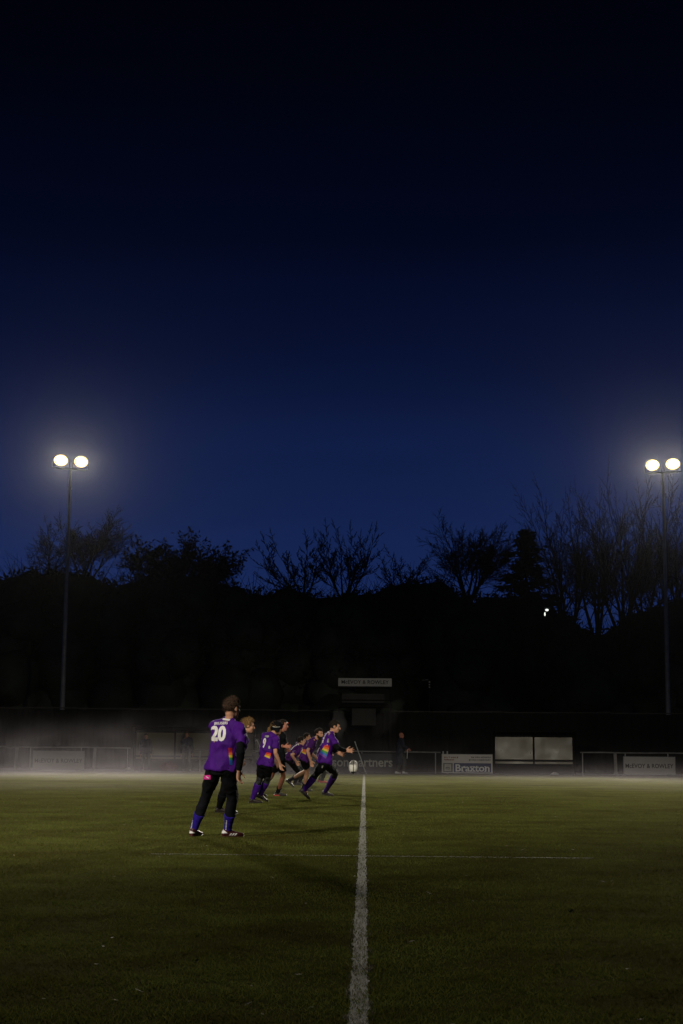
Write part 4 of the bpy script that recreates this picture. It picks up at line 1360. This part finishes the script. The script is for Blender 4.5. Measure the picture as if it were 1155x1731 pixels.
    if 'tights' in outfit:   # mottled knee part
        g_ = MB()
        for k in 'LR':
            a = HP_[k].lerp(KN[k], 0.55); b = KN[k].lerp(AN[k], 0.25)
            g_.tube([a, a.lerp(KN[k], 0.5), KN[k], b], [0.080 * s, 0.072 * s, 0.066 * s, 0.066 * s], 14, False)
        parts['tights'] = link('knee_tights', remeshed(g_, gv, 3, base, wrinkle=0.004, wscale=14, seed=seed), M[outfit['tights']], root)
    if 'trousers' in outfit:
        parts['trousers'] = lower(1.97, 0.014, 0.020, 'trousers', M[outfit['trousers']])
    if 'shorts' in outfit:
        parts['shorts'] = lower(outfit.get('shorts_len', 0.62), 0.006, outfit.get('shorts_inf', 0.020), 'shorts', M[outfit['shorts']], flare=0)
    if 'socks' in outfit:
        f0 = outfit.get('sock_from', 0.12)
        for k in 'LR':
            g_ = MB(); n = 6
            a = KN[k].lerp(AN[k], f0)
            rs = [np.interp((f0 + (1 - f0) * i / n) * 6, range(7), SHIN) * s + 0.013 for i in range(n + 1)]
            rs[0] += 0.004
            g_.tube([a.lerp(AN[k], i / n) for i in range(n + 1)], rs, 14, False)
            parts['sock' + k] = link('sock', remeshed(g_, 0.009, 2, base, wrinkle=0.004, wscale=16, seed=seed), M[outfit['socks']], root)
    bts = outfit['boots']
    for k in 'LR':
        ff, fr = FT[k]
        tp = legs[k].get('toe', 0.0)           # toe-down pitch when the heel is off the ground
        ff2 = (ff * math.cos(R(tp)) - Vector((0, 0, math.sin(R(tp))))).normalized(); fu = fr.cross(ff2).normalized()
        B = lambda x, y, z: AN[k] + (fr * x + ff2 * y + fu * z) * s
        b_ = MB()
        rg = [(-0.072, -0.055, 0.020, 0.018), (-0.066, -0.045, 0.030, 0.034), (-0.03, -0.036, 0.037, 0.044), (0.03, -0.038, 0.040, 0.042), (0.09, -0.050, 0.046, 0.031), (0.14, -0.056, 0.046, 0.025), (0.185, -0.060, 0.036, 0.019), (0.203, -0.062, 0.018, 0.012)]
        b_.loft([(B(0, y, z), fr, fu, rx * s, rz * s) for y, z, rx, rz in rg], 16)
        b_.tube([B(0, -0.012, -0.03), B(0, -0.014, 0.012)], [0.047 * s, 0.045 * s], 14, False)
        bo = link('boot', remeshed(b_, 0.008, 2, base), M[bts if isinstance(bts, str) else bts[0]], root)
        so = MB()
        so.loft([(B(0, y, -0.080), fr, fu, rx * s, 0.008 * s) for y, rx in ((-0.075, 0.018), (-0.06, 0.032), (0.0, 0.034), (0.08, 0.044), (0.14, 0.046), (0.19, 0.032), (0.208, 0.014))], 12)
        for (x, y) in ((-.022, -.05), (.022, -.05), (-.03, .09), (.03, .09), (-.025, .15), (.025, .15)):
            so.tube([B(x, y, -0.084), B(x * 1.0, y, -0.094)], [0.008, 0.006], 6, False)
        so.build('sole', M[outfit.get('sole', 'sole')], bo, True, base)
        parts['boot' + k] = bo
    if 'jersey' in outfit:
        g_ = MB()
        hem = outfit.get('hem', -0.10)
        loose = outfit.get('loose', 0.015)
        g_.loft(rings(hem, 1.07, lambda t: loose + outfit.get('flare', 0.013) * max(0.0, 1 - max(0.0, t + 0.1) / 0.35) if t < 0.5 else loose - (loose - 0.012) * min(1, (t - 0.5) / 0.4), TORSO, 18), 22)
        g_.tube([SH['L'], CH + up * 0.012, SH['R']], [0.066 * s, 0.08 * s, 0.066 * s], 14, True)
        for k in 'LR':
            g_.tube([SH[k].lerp(CH, 0.15), CH.lerp(SH[k], 0.28) + up * 0.058 * s, CH + up * 0.085 * s], [0.06 * s, 0.063 * s, 0.05 * s], 12)
        g_.tube([CH, nb.lerp(hb, 0.30)], [0.085 * s, 0.068 * s], 14, False)
        slv = outfit.get('sleeve', 0.78)
        for k in 'LR':
            n = 6
            e = SH[k].lerp(EL[k], min(1, slv))
            rs = [(0.076 - (0.006 * i / n)) * s for i in range(n + 1)] if slv <= 1 else [(0.072 - 0.010 * i / n) * s for i in range(n + 1)]
            g_.tube([SH[k].lerp(e, i / n) for i in range(n + 1)], rs, 14, False)
            g_.ball(SH[k], (Vector((0.075 * s, 0, 0)), Vector((0, 0.075 * s, 0)), Vector((0, 0, 0.075 * s))))
            if slv > 1:
                g_.tube([EL[k].lerp(WR[k], i / n * 0.97) for i in range(n + 1)], [(0.062 - 0.018 * i / n) * s for i in range(n + 1)], 14, False)
                g_.ball(EL[k], (Vector((0.06 * s, 0, 0)), Vector((0, 0.06 * s, 0)), Vector((0, 0, 0.06 * s))))
        jn = outfit.get('jersey_name', 'jersey')
        parts['jersey'] = link(jn, remeshed(g_, gv, 4, base, wrinkle=wr, wscale=9, seed=seed), M[outfit['jersey']], root)
        cl = MB()
        cpt = CH + up * 0.055 * s
        rr = R_t; ff = up.cross(rr)
        ring = []
        for i in range(25):
            a = 2 * math.pi * i / 24
            ring.append(nb.lerp(hb, 0.36) + rr * math.cos(a) * 0.066 * s + ff * math.sin(a) * 0.068 * s + up * (0.012 - 0.020 * max(0, math.sin(a))) * s)
        cl.tube(ring, [0.013 * s] * 25, 8, False)
        parts['collar'] = cl.build('collar', M[outfit.get('collar', 'white_cloth')], parts['jersey'], True, base)
    if 'undersleeve' in outfit:
        for k in 'LR':
            g_ = MB(); n = 6
            a = SH[k].lerp(EL[k], 0.35)
            g_.tube([a.lerp(EL[k], i / n) for i in range(n + 1)], [(0.058 - 0.008 * i / n) * s for i in range(n + 1)], 14, False)
            g_.tube([EL[k].lerp(WR[k], i / n * 0.98) for i in range(n + 1)], [(0.052 - 0.016 * i / n) * s for i in range(n + 1)], 14, False)
            g_.ball(EL[k], (Vector((0.050 * s, 0, 0)), Vector((0, 0.050 * s, 0)), Vector((0, 0, 0.050 * s))))
            parts['under' + k] = link('undershirt_sleeve', remeshed(g_, 0.010, 3, base, wrinkle=0.004, wscale=16, seed=seed), M[outfit['undersleeve']], root)
    parts.update(H=H, hball=hball, base=base, SH=SH, EL=EL, WR=WR, KN=KN, AN=AN, up=up, CH=CH, PEL=PEL)
    return root, parts

KIT = dict(jersey='purple', shorts='black', socks='purple_sock', boots='boot_dark')
TEAM = 'players in purple jerseys'

# --- the near player, seen from behind
r20, p = person('player in purple jersey numbered 20, black shorts and blue socks, seen from behind', 18.95,
    (374, 1297, 0), (385, 1230, 0.0), (392.5, 1197, 0.0), 36, 30, 44, 4,
    {'L': dict(foot=(327.5, 1413.5), knee=(349, 1345), dir=22), 'R': dict(foot=(385, 1414.5), knee=(399, 1345), dir=64)},
    {'L': dict(wr=(393, 1284, 0.30), el=(372, 1264)), 'R': dict(wr=(404, 1302, -0.20), el=(407, 1264), hand=(-0.02, 0.10, -1), thumb=(0.5, 0.8, 0), curl=0.75, spread=0.06)},
    dict(KIT, socks='blue_sock', sock_from=0.52, leggings='legging', shorts_len=0.74, undersleeve='black', boots='boot_maroon', hair='hair_brown', hair_kind='quiff', sole='boot_maroon', strands=1600, gvox=0.010, wrinkle=0.018, hem=-0.09, loose=0.018, flare=0.018, shorts_inf=0.010, sleeve=0.80),
    s=1.02, hs=1.03, vox=0.0080, seed=20, group=TEAM)
J = p['jersey']
print_text(J, '20', 369.3, 1240, 26, 26.5, M['white_cloth'], 'number', J, slope=0.02, slant=0.10, bold=0.05)
print_text(J, 'BRUISERS', 374.2, 1222.8, 22.5, 4.6, M['white_cloth'], 'name_print', J, slope=-0.03, slant=0.15, bold=0.02)
rainbow(J, (386.0, 1264), (392.5, 1264), (388.0, 1293), (393.0, 1293), [0, 0, 1, 2, 3, 4, 4], J)
V, F_ = quad_grid((345, 1310.5), (356, 1310), (345, 1317.5), (356.5, 1317.5), 8, 5)
decal(p['shorts'], V, F_, M['pink'], 'pink_patch', p['shorts'])
V, F_ = quad_grid((349.5, 1312), (354, 1314.5), (349, 1313.5), (353.5, 1316), 4, 2)
decal(p['shorts'], V, F_, M['white_cloth'], 'patch_print', p['shorts'], lift=0.007)
for x in (388.5, 392.8, 397.1):
    V, F_ = quad_grid((x + 1.8, 1408.5), (x + 4.2, 1408.7), (x - 2.4, 1413.2), (x + 0.4, 1413.6), 3, 4)
    decal(p['bootR'], V, F_, M['white_cloth'], 'stripe', p['bootR'], 0.003)
for (b, x0, x1) in (('bootR', 375.5, 385.0), ('bootL', 317.5, 330.0)):
    V, F_ = quad_grid((x0, 1402.0), (x0 + 5, 1404.8), (x0 - 1.8, 1409.0), (x1, 1408.4), 8, 5)
    decal(p[b], V, F_, M['white_cloth'], 'heel_patch', p[b], 0.003)
    V, F_ = quad_grid((x0 - 2.0, 1412.6), (x0 + 8, 1413.4), (x0 - 2.0, 1415.0), (x0 + 8, 1416.0), 8, 2)
    decal(p[b].children[0], V, F_, M['white_cloth'], 'sole_edge', p[b], 0.003)
for sk, xa, xb in (('sockL', 325.0, 322.8), ('sockR', 382.6, 381.4)):
    for i in range(7):
        t = i / 6; x = xa + (xb - xa) * t; y = 1387 + 14 * t
        V, F_ = quad_grid((x, y), (x + 1.5, y), (x, y + 1.2), (x + 1.5, y + 1.2), 2, 2)
        decal(p[sk], V, F_, M['white_cloth'], 'sock_mark', p[sk], 0.003)

# --- player half hidden behind number 20
r_, p = person('fair-haired player leaning forward, mostly hidden behind number 20', 26.0,
    (386, 1297, 0), (407, 1247, -0.05), (419.5, 1226.5, 0.05), 62, 62, 78, 8,
    {'L': dict(foot=(394, 1377), knee=(396, 1336), dir=12), 'R': dict(foot=(370.5, 1373.5), knee=(378, 1338), dir=82)},
    {'L': dict(wr=(404, 1284, 0.35)), 'R': dict(wr=(402, 1286, -0.1), el=(396, 1272))},
    dict(KIT, leggings='black', socks='black', hair='hair_blond', hair_kind='mop', collar='black', undersleeve='black', strands=900),
    s=1.0, vox=0.0105, seed=4, group=TEAM)
ribbon(p['jersey'], [(408, 1230.5), (411.5, 1235), (415, 1240), (416, 1245)], 1.7, M['white_cloth'], 'shoulder_piping', p['jersey'])

# --- player with scrum cap
r9, p = person('player in purple jersey numbered 9 wearing a black padded scrum cap', 30.3,
    (449, 1290, 0), (457, 1247, -0.02), (468, 1230.5, 0), 48, 50, 78, 6,
    {'L': dict(foot=(427, 1357.5), knee=(439.5, 1313), dir=82), 'R': dict(foot=(440.5, 1357), knee=(460, 1314), dir=76, lift=0.085, toe=24)},
    {'L': dict(wr=(466, 1288, 0.32)), 'R': dict(wr=(473.5, 1291, -0.12), el=(465.5, 1273), hand=(0.25, 0.05, -1), curl=0.75, spread=0.06)},
    dict(KIT, leggings='legging', tights='pattern', sock_from=0.18, hair='hair_blond', hair_kind='long', shorts_len=0.7, sleeve=0.70, shw=0.165, strands=900),
    s=0.96, vox=0.0105, seed=9, group=TEAM)
H, hball = p['H'], p['hball']
cap = MB(); hball(cap, (0, -0.004, 0.036), (0.096, 0.116, 0.096)); hball(cap, (0.078, 0.0, -0.03), (0.022, 0.05, 0.055)); hball(cap, (-0.078, 0.0, -0.03), (0.022, 0.05, 0.055))
hball(cap, (0, -0.05, -0.01), (0.085, 0.07, 0.05))
cp = link('scrum_cap', remeshed(cap, 0.009, 2, p['base'], wrinkle=0.006, wscale=28, seed=2), M['black'], r9)
ribbon(cp, [(461, 1228.3), (465, 1229.3), (470, 1229.0), (473.5, 1228.4)], 0.9, M['letter'], 'cap_stripe', cp)
pt = MB(); pt.tube([H(-0.02, -0.10, -0.0), H(-0.03, -0.135, -0.03), H(-0.03, -0.13, -0.08), H(-0.02, -0.11, -0.12)], [0.028, 0.034, 0.030, 0.012], 10)
link('ponytail', remeshed(pt, 0.007, 1, p['base'], wrinkle=0.01, wscale=40, seed=3), M['hair_blond'], r9)
J = p['jersey']
print_text(J, '9', 447.2, 1256, 5.2, 17, M['white_cloth'], 'number', J, slant=0.14, bold=0.04)
V, F_ = quad_grid((449, 1243), (455, 1243.6), (447.5, 1246), (454, 1246.8), 5, 2); decal(J, V, F_, M['letter'], 'name_print', J)
rainbow(J, (451.2, 1271.2), (458.6, 1273.2), (447.0, 1278.8), (456.2, 1282.4), [0, 1, 2], J)
V, F_ = quad_grid((454.4, 1261), (456.6, 1261), (453.6, 1265.5), (457.0, 1265.5), 3, 3); decal(J, V, F_, M['letter'], 'sleeve_badge', J)

# --- referee-like figure in black
re_, p = person('bare-legged person in black top and shorts raising a forearm, beside the scrum cap', 34.0,
    (471.5, 1283, 0), (475, 1244, 0), (478.5, 1226, 0), 78, 74, 98, 4,
    {'L': dict(foot=(437.5, 1346), knee=(455, 1312), dir=80, lift=0.03, toe=12), 'R': dict(foot=(469.5, 1345.5), knee=(474.5, 1312), dir=84)},
    {'L': dict(wr=(482, 1266, 0.15), el=(474, 1268)), 'R': dict(wr=(481.0, 1262, -0.22), el=(472, 1265), hand=(1, -0.1, 0.0), thumb=(0, 0, 1), curl=0.8)},
    dict(jersey='black', collar='black', shorts='black', socks='black', sock_from=0.72, boots='boot_dark', hair='hair_dark', hair_kind='short', sleeve=0.8, skin='skin_red', jersey_name='shirt'),
    s=1.0, vox=0.0105, seed=6)
H, hball = p['H'], p['hball']
tb = MB(); hball(tb, (0.03, 0.105, 0.052), (0.02, 0.02, 0.014)); tb.build('head_tab', M['boot_red'], r_ if False else re_, True)
tb = MB(); hball(tb, (0.035, 0.088, 0.058), (0.018, 0.014, 0.014)); tb.build('head_tab_plate', M['white_cloth'], re_, True)
for kk in ('bootR', 'bootL'):
    so = MB(); c0 = p['AN'][kk[-1]]
    so.loft([(c0 + Vector((x, -0.004, -0.072)), Vector((0, 1, 0)), Vector((0, 0, 1)), 0.046, 0.017) for x in (-0.083, -0.05, 0.02, 0.05)], 10)
    so.build('heel_trim', M['boot_red'] if kk == 'bootR' else M['boot_white'], p[kk], True)

# --- crouched player further back
r_, p = person('crouched player in dull purple bending forward behind the person in black', 43.0,
    (489, 1284, 0), (505, 1264, -0.10), (510.5, 1253, -0.12), 66, 62, 88, 6,
    {'L': dict(foot=(507, 1325), knee=(508, 1303), dir=75), 'R': dict(foot=(499, 1327), knee=(500, 1305), dir=75)},
    {'L': dict(wr=(513, 1288, 0.25)), 'R': dict(wr=(500.5, 1287, -0.28), el=(493, 1277), curl=0.7)},
    dict(jersey='maroon_purple', trousers='black', boots='boot_dark', hair='hair_dark', hair_kind='short', sleeve=0.7),
    s=1.0, vox=0.0105, seed=12, group=TEAM, bow=0.05)
ribbon(p['jersey'], [(492, 1268), (497, 1262), (503, 1258.5)], 0.9, M['white_cloth'], 'shoulder_piping', p['jersey'])

# --- two more players showing only in the gaps
person('dark-haired player hidden behind the bearded player, only the hair top showing', 50.0,
    (514, 1280, 0), (517, 1256.5, -0.05), (519.5, 1245.8, 0), 80, 80, 90, 0,
    {'L': dict(foot=(513, 1319), knee=(516, 1300), dir=80), 'R': dict(foot=(505.5, 1318.5), knee=(508, 1300), dir=80)},
    {'L': dict(wr=(521, 1278, 0.2)), 'R': dict(wr=(517, 1279, -0.1))},
    dict(jersey='maroon_purple', trousers='black', boots='boot_white', hair='hair_dark', hair_kind='short', sleeve=0.7, strands=200), s=0.97, vox=0.013, seed=13, group=TEAM)
person('player in grey trousers and red shoes hidden behind the kicking player', 47.0,
    (541, 1287, 0), (549, 1263, 0.0), (554, 1253, 0.0), 80, 80, 90, 10,
    {'L': dict(foot=(541, 1322), knee=(548, 1304), dir=84), 'R': dict(foot=(544, 1323.5), knee=(549, 1305), dir=86)},
    {'L': dict(wr=(556, 1276, 0.2)), 'R': dict(wr=(553, 1280, -0.1))},
    dict(jersey='maroon_purple', trousers='grey_trouser', boots='boot_red', hair='hair_dark', hair_kind='short', sleeve=0.7, strands=200), s=0.95, vox=0.013, seed=14, group=TEAM, bow=0.04)

# --- bearded player
rg_, p = person('bearded bare-legged player in purple jersey running bent forward behind the kicker', 38.4,
    (515, 1283, 0), (529, 1254.5, 0.0), (539.5, 1240.3, -0.08), 98, 95, 122, 4,
    {'L': dict(foot=(513.5, 1337.5), knee=(522, 1306), dir=88), 'R': dict(foot=(489.5, 1332), knee=(504, 1303), dir=86, lift=0.12, toe=38)},
    {'L': dict(wr=(538, 1284, 0.25)), 'R': dict(wr=(525.3, 1286, -0.25), el=(520.5, 1271), curl=0.6)},
    dict(jersey='maroon_purple', shorts='black', socks='black', sock_from=0.66, boots='boot_dark', hair='hair_dark', hair_kind='mop', beard=True, sleeve=0.72, shorts_len=0.55, collar='maroon_purple'),
    s=1.0, vox=0.0105, seed=15, group=TEAM, bow=0.03)
ribbon(p['jersey'], [(514.5, 1258), (518.5, 1251.5), (523, 1247.2), (527.5, 1244.5)], 1.0, M['white_cloth'], 'shoulder_piping', p['jersey'])
rainbow(p['jersey'], (511.5, 1266.0), (518.5, 1267.0), (510, 1272), (517, 1276), [1, 1, 2], p['jersey'])

# --- kicker
rk, p = person('dark-haired player in purple jersey dropping the ball with both arms outstretched', 31.8,
    (549.5, 1287, 0), (557.5, 1246, 0.0), (566.5, 1228, 0.0), 76, 80, 92, 12,
    {'L': dict(foot=(550.5, 1345.5), knee=(568, 1307), dir=86, lift=0.02, toe=10), 'R': dict(foot=(514.5, 1353.5), knee=(531, 1310.5), dir=80, lift=0.13, toe=40)},
    {'L': dict(wr=(570.5, 1273, 0.16), el=(562, 1266), hand=(1, 0.1, -0.25), thumb=(0.1, 0.2, 1), curl=0.3, spread=0.5),
     'R': dict(wr=(584.5, 1269, -0.16), el=(570, 1264), hand=(1, -0.05, 0.0), thumb=(0.1, 0.2, 1), curl=0.22, spread=0.55)},
    dict(KIT, leggings='legging', sock_from=0.16, undersleeve='black', hair='hair_dark', hair_kind='short', shorts_len=0.68, sleeve=0.72, strands=900),
    s=1.0, vox=0.0082, seed=10, group=TEAM, bow=0.02)
J = p['jersey']
rainbow(J, (549.5, 1259.5), (557.8, 1260.5), (539.6, 1274.5), (551.3, 1282.8), [0, 1, 2, 3, 4, 5], J)
V, F_ = quad_grid((554.2, 1248.5), (556.4, 1248.5), (553.0, 1255), (557.0, 1255), 3, 4); decal(J, V, F_, M['letter'], 'sleeve_badge', J)
ribbon(J, [(553, 1236.5), (549.5, 1243), (547, 1250), (545.8, 1256)], 1.7, M['white_cloth'], 'number', J)
V, F_ = quad_grid((529.5, 1307.5), (533, 1307.8), (529.3, 1310.8), (532.6, 1311.2), 3, 3); decal(p['leggings'], V, F_, M['white_cloth'], 'knee_print', p['leggings'], 0.006)
V, F_ = quad_grid((544.5, 1294), (547, 1294), (544, 1298), (545.5, 1298), 3, 3); decal(p['shorts'], V, F_, M['letter'], 'shorts_print', p['shorts'])

# --- rugby ball in the air
bc = at(597.3, 1296.6, 32.6)
ball = empty('rugby_ball', bc, 'white oval rugby ball with dark stripe falling in front of the kicker', 'ball')
ax = Vector((0.03, 0.05, 1)).normalized(); sx_ = Vector((1, 0, 0)); sy_ = ax.cross(sx_).normalized()
mb = MB(); n = 24
rg = []
for i in range(n + 1):
    t = -1 + 2 * i / n
    rg.append((bc + ax * 0.142 * t, sx_, sy_, 0.094 * max(0.03, (1 - abs(t) ** 2.1)) ** 0.62, 0.094 * max(0.03, (1 - abs(t) ** 2.1)) ** 0.62))
mb.loft(rg, 28)
bo = mb.build('bladder', M['ball'], ball, True)
bv = bvh_of(bo)
V, F_ = quad_grid((597.4, 1286), (598.4, 1286), (596.8, 1308), (598.2, 1308), 2, 16); decal(bo, V, F_, M['ball_dark'], 'stripe', bo, 0.002, bv)
V, F_ = quad_grid((592, 1304.2), (603, 1304.2), (592, 1308), (603, 1308), 8, 4); decal(bo, V, F_, M['ball_dark'], 'tip_print', bo, 0.003, bv)

# --- people on the far side
def bystander(label, px, py_foot, py_top, outfit, th=180, seed=30, arms=None, dx=0, hyaw=None, stance=6, s=None):
    Y = ground(px, py_foot).y
    k = FPX / Y
    s = s or (py_foot - py_top) / k / 1.79
    f = lambda z: py_foot - z * s * k
    arms = arms or {'L': dict(wr=(px + 9, f(0.80), -0.08)), 'R': dict(wr=(px - 9, f(0.80), -0.08))}
    return person(label, Y, (px, f(0.92), 0), (px + dx * 0.6, f(1.44), 0), (px + dx, f(1.655), -0.02), th, th, hyaw if hyaw is not None else th, 4,
        {'L': dict(foot=(px + stance * (1 if th > 90 else -1), py_foot), dir=th), 'R': dict(foot=(px - stance * (1 if th > 90 else -1), py_foot), dir=th)},
        arms, dict(outfit, gvox=0.018, strands=200), s=s, vox=0.015, seed=seed)
COATED = dict(jersey='coat', jersey_name='jacket', collar='coat', sleeve=1.5, hem=-0.22, loose=0.035, trousers='grey_trouser', boots='boot_dark', hair='hair_brown', hair_kind='short')
bystander('left of two spectators standing in mist before the shelter, in a dark jacket', 247, 1303.5, 1240, dict(COATED), 175, 31)
bystander('right of two spectators standing in mist before the shelter, navy jacket', 316, 1304, 1237, dict(COATED), 185, 32)
r_, p = bystander('misty spectator in grey tracksuit with white shoulder stripes between the players', 429, 1304, 1239, dict(COATED, jersey='track', collar='white_cloth', trousers='track', hair='hair_blond'), 178, 33)
for pts in ([(421.5, 1251), (425, 1248.8), (428, 1250.5)], [(431, 1253), (434.5, 1250.5), (438, 1258), (439.5, 1266)]):
    ribbon(p['jersey'], pts, 1.2, M['white_cloth'], 'stripe', p['jersey'])
rl, p = bystander('lone man in long dark coat with pale shoes walking beyond the pole', 676.5, 1308, 1238, dict(COATED, skin='skin_red', hair_kind=None, hem=-0.95, boots='boot_white', loose=0.03), 70, 34,
    {'L': dict(wr=(686, 1268, 0.05)), 'R': dict(wr=(689.5, 1266, -0.25), el=(683, 1262), curl=0.9)}, dx=2.5, hyaw=80)
a, q_ = at(689.5, 1264, p['WR']['R'].y - 0.02), at(688.3, 1282, p['WR']['R'].y + 0.0)
st = empty('walking_stick', q_, 'short pale stick held by the man in the long coat', 'stick')
mb = MB(); mb.tube([q_, a], [0.014, 0.014], 8, True); mb.build('shaft', M['flag_pole'], st, True)
mb = MB(); mb.tube([a, a + Vector((-0.03, 0, 0.03)), a + Vector((-0.08, 0, 0.02))], [0.016, 0.017, 0.014], 8, True); mb.build('handle', M['boot_dark'], st, True)

# ================================================================== AIR
def mist_material():
    m, n, l = nodes_of('mist_air')
    n.clear()
    out = n.new('ShaderNodeOutputMaterial')
    vp = n.new('ShaderNodeVolumePrincipled')
    vp.inputs['Color'].default_value = (0.97, 0.90, 1.0, 1)
    vp.inputs['Anisotropy'].default_value = 0.45
    l.new(vp.outputs[0], out.inputs['Volume'])
    tc = n.new('ShaderNodeTexCoord')
    sp = n.new('ShaderNodeSeparateXYZ')
    l.new(tc.outputs['Object'], sp.inputs[0])
    X, Y, Z = sp.outputs
    def mth(op, a, b=None):
        q = n.new('ShaderNodeMath'); q.operation = op
        for k, v in enumerate((a, b)):
            if v is None: continue
            if isinstance(v, (int, float)): q.inputs[k].default_value = v
            else: l.new(v, q.inputs[k])
        return q.outputs[0]
    def gauss(v, c, w):
        t = mth('DIVIDE', mth('SUBTRACT', v, c), w)
        return mth('EXPONENT', mth('MULTIPLY', mth('MULTIPLY', t, t), -1.0))
    def nz(scale, stretch, lo, hi, det=4):
        mp = n.new('ShaderNodeMapping'); mp.inputs['Scale'].default_value = stretch
        l.new(tc.outputs['Object'], mp.inputs[0])
        t = n.new('ShaderNodeTexNoise'); t.inputs['Scale'].default_value = scale; t.inputs['Detail'].default_value = det
        l.new(mp.outputs[0], t.inputs['Vector'])
        r = n.new('ShaderNodeMapRange'); r.inputs[1].default_value = lo; r.inputs[2].default_value = hi
        l.new(t.outputs['Fac'], r.inputs[0])
        return r.outputs[0]
    # thin layer hugging the far half of the pitch
    layer = mth('MULTIPLY', mth('EXPONENT', mth('DIVIDE', Z, -MIST_H)), gauss(Y, 56.0, 16.0))
    layer = mth('MULTIPLY', layer, mth('ADD', nz(0.20, (0.55, 0.5, 1), 0.36, 0.68, 6), 0.08))
    side = mth('ADD', mth('ADD', mth('MULTIPLY', gauss(X, -14.0, 9.0), 1.7), mth('MULTIPLY', gauss(X, 14.0, 7.0), 0.8)), 0.30)
    layer = mth('MULTIPLY', layer, side)
    layer = mth('MULTIPLY', layer, MIST_LAYER)
    # taller bank drifting on the left
    bank = mth('MULTIPLY', gauss(X, -9.5, 7.5), gauss(Y, 60.0, 5.5))
    bank = mth('MULTIPLY', bank, gauss(Z, 0.2, 1.05))
    bank = mth('MULTIPLY', bank, nz(0.60, (0.8, 0.6, 1.6), 0.44, 0.64, 6))
    bank = mth('MULTIPLY', bank, MIST_BANK)
    l.new(mth('ADD', layer, bank), vp.inputs['Density'])
    m.cycles.volume_step_rate = 0.6
    return m
MIST_H, MIST_LAYER, MIST_BANK = 0.18, 0.040, 0.036
mz = MB(); mz.box((0, 52.0, 2.26), (64, 40, 4.5))
tag(mz.build('mist', mist_material()), 'ground mist lying over the far half of the pitch, thickest on the left', 'mist', kind='stuff')
def plume(points, radii, dens, label):
    mb = MB()
    for i, (p, r) in enumerate(zip(points, radii)):
        p = Vector(p)
        mb.ball(p, (Vector((r, 0, 0)), Vector((0, r, 0)), Vector((0, 0, r * 1.25))), 12, 8)
    me = remeshed(mb, 0.05, 4, (0, 0, 0), wrinkle=0.07, wscale=3.0, seed=5)
    o = link('breath_steam', me, volume('steam', (0.95, 0.95, 0.97), dens, 0.3))
    tag(o, label, 'steam', kind='stuff')
plume([at(x, y, 33.0) for x, y in ((577, 1243), (578, 1235), (577, 1227), (575, 1219), (573, 1211), (577, 1205))], [0.07, 0.10, 0.12, 0.12, 0.11, 0.08], 0.05, 'column of breath steam rising beside the kicker\'s head')
plume([at(x, y, 60.0) for x, y in ((634, 1238), (640, 1230), (648, 1222), (656, 1213), (663, 1204), (672, 1196), (677, 1189))], [0.16, 0.24, 0.32, 0.34, 0.30, 0.24, 0.16], 0.008, 'drifting steam plume right of the gantry')
hz = MB(); hz.box((0, 70, 11.5), (290, 210, 25.4))
o = hz.build('haze', volume('haze_air', (0.93, 0.95, 1.0), 0.000012, 0.95))
tag(o, 'thin evening haze over the whole ground', 'haze', kind='stuff')
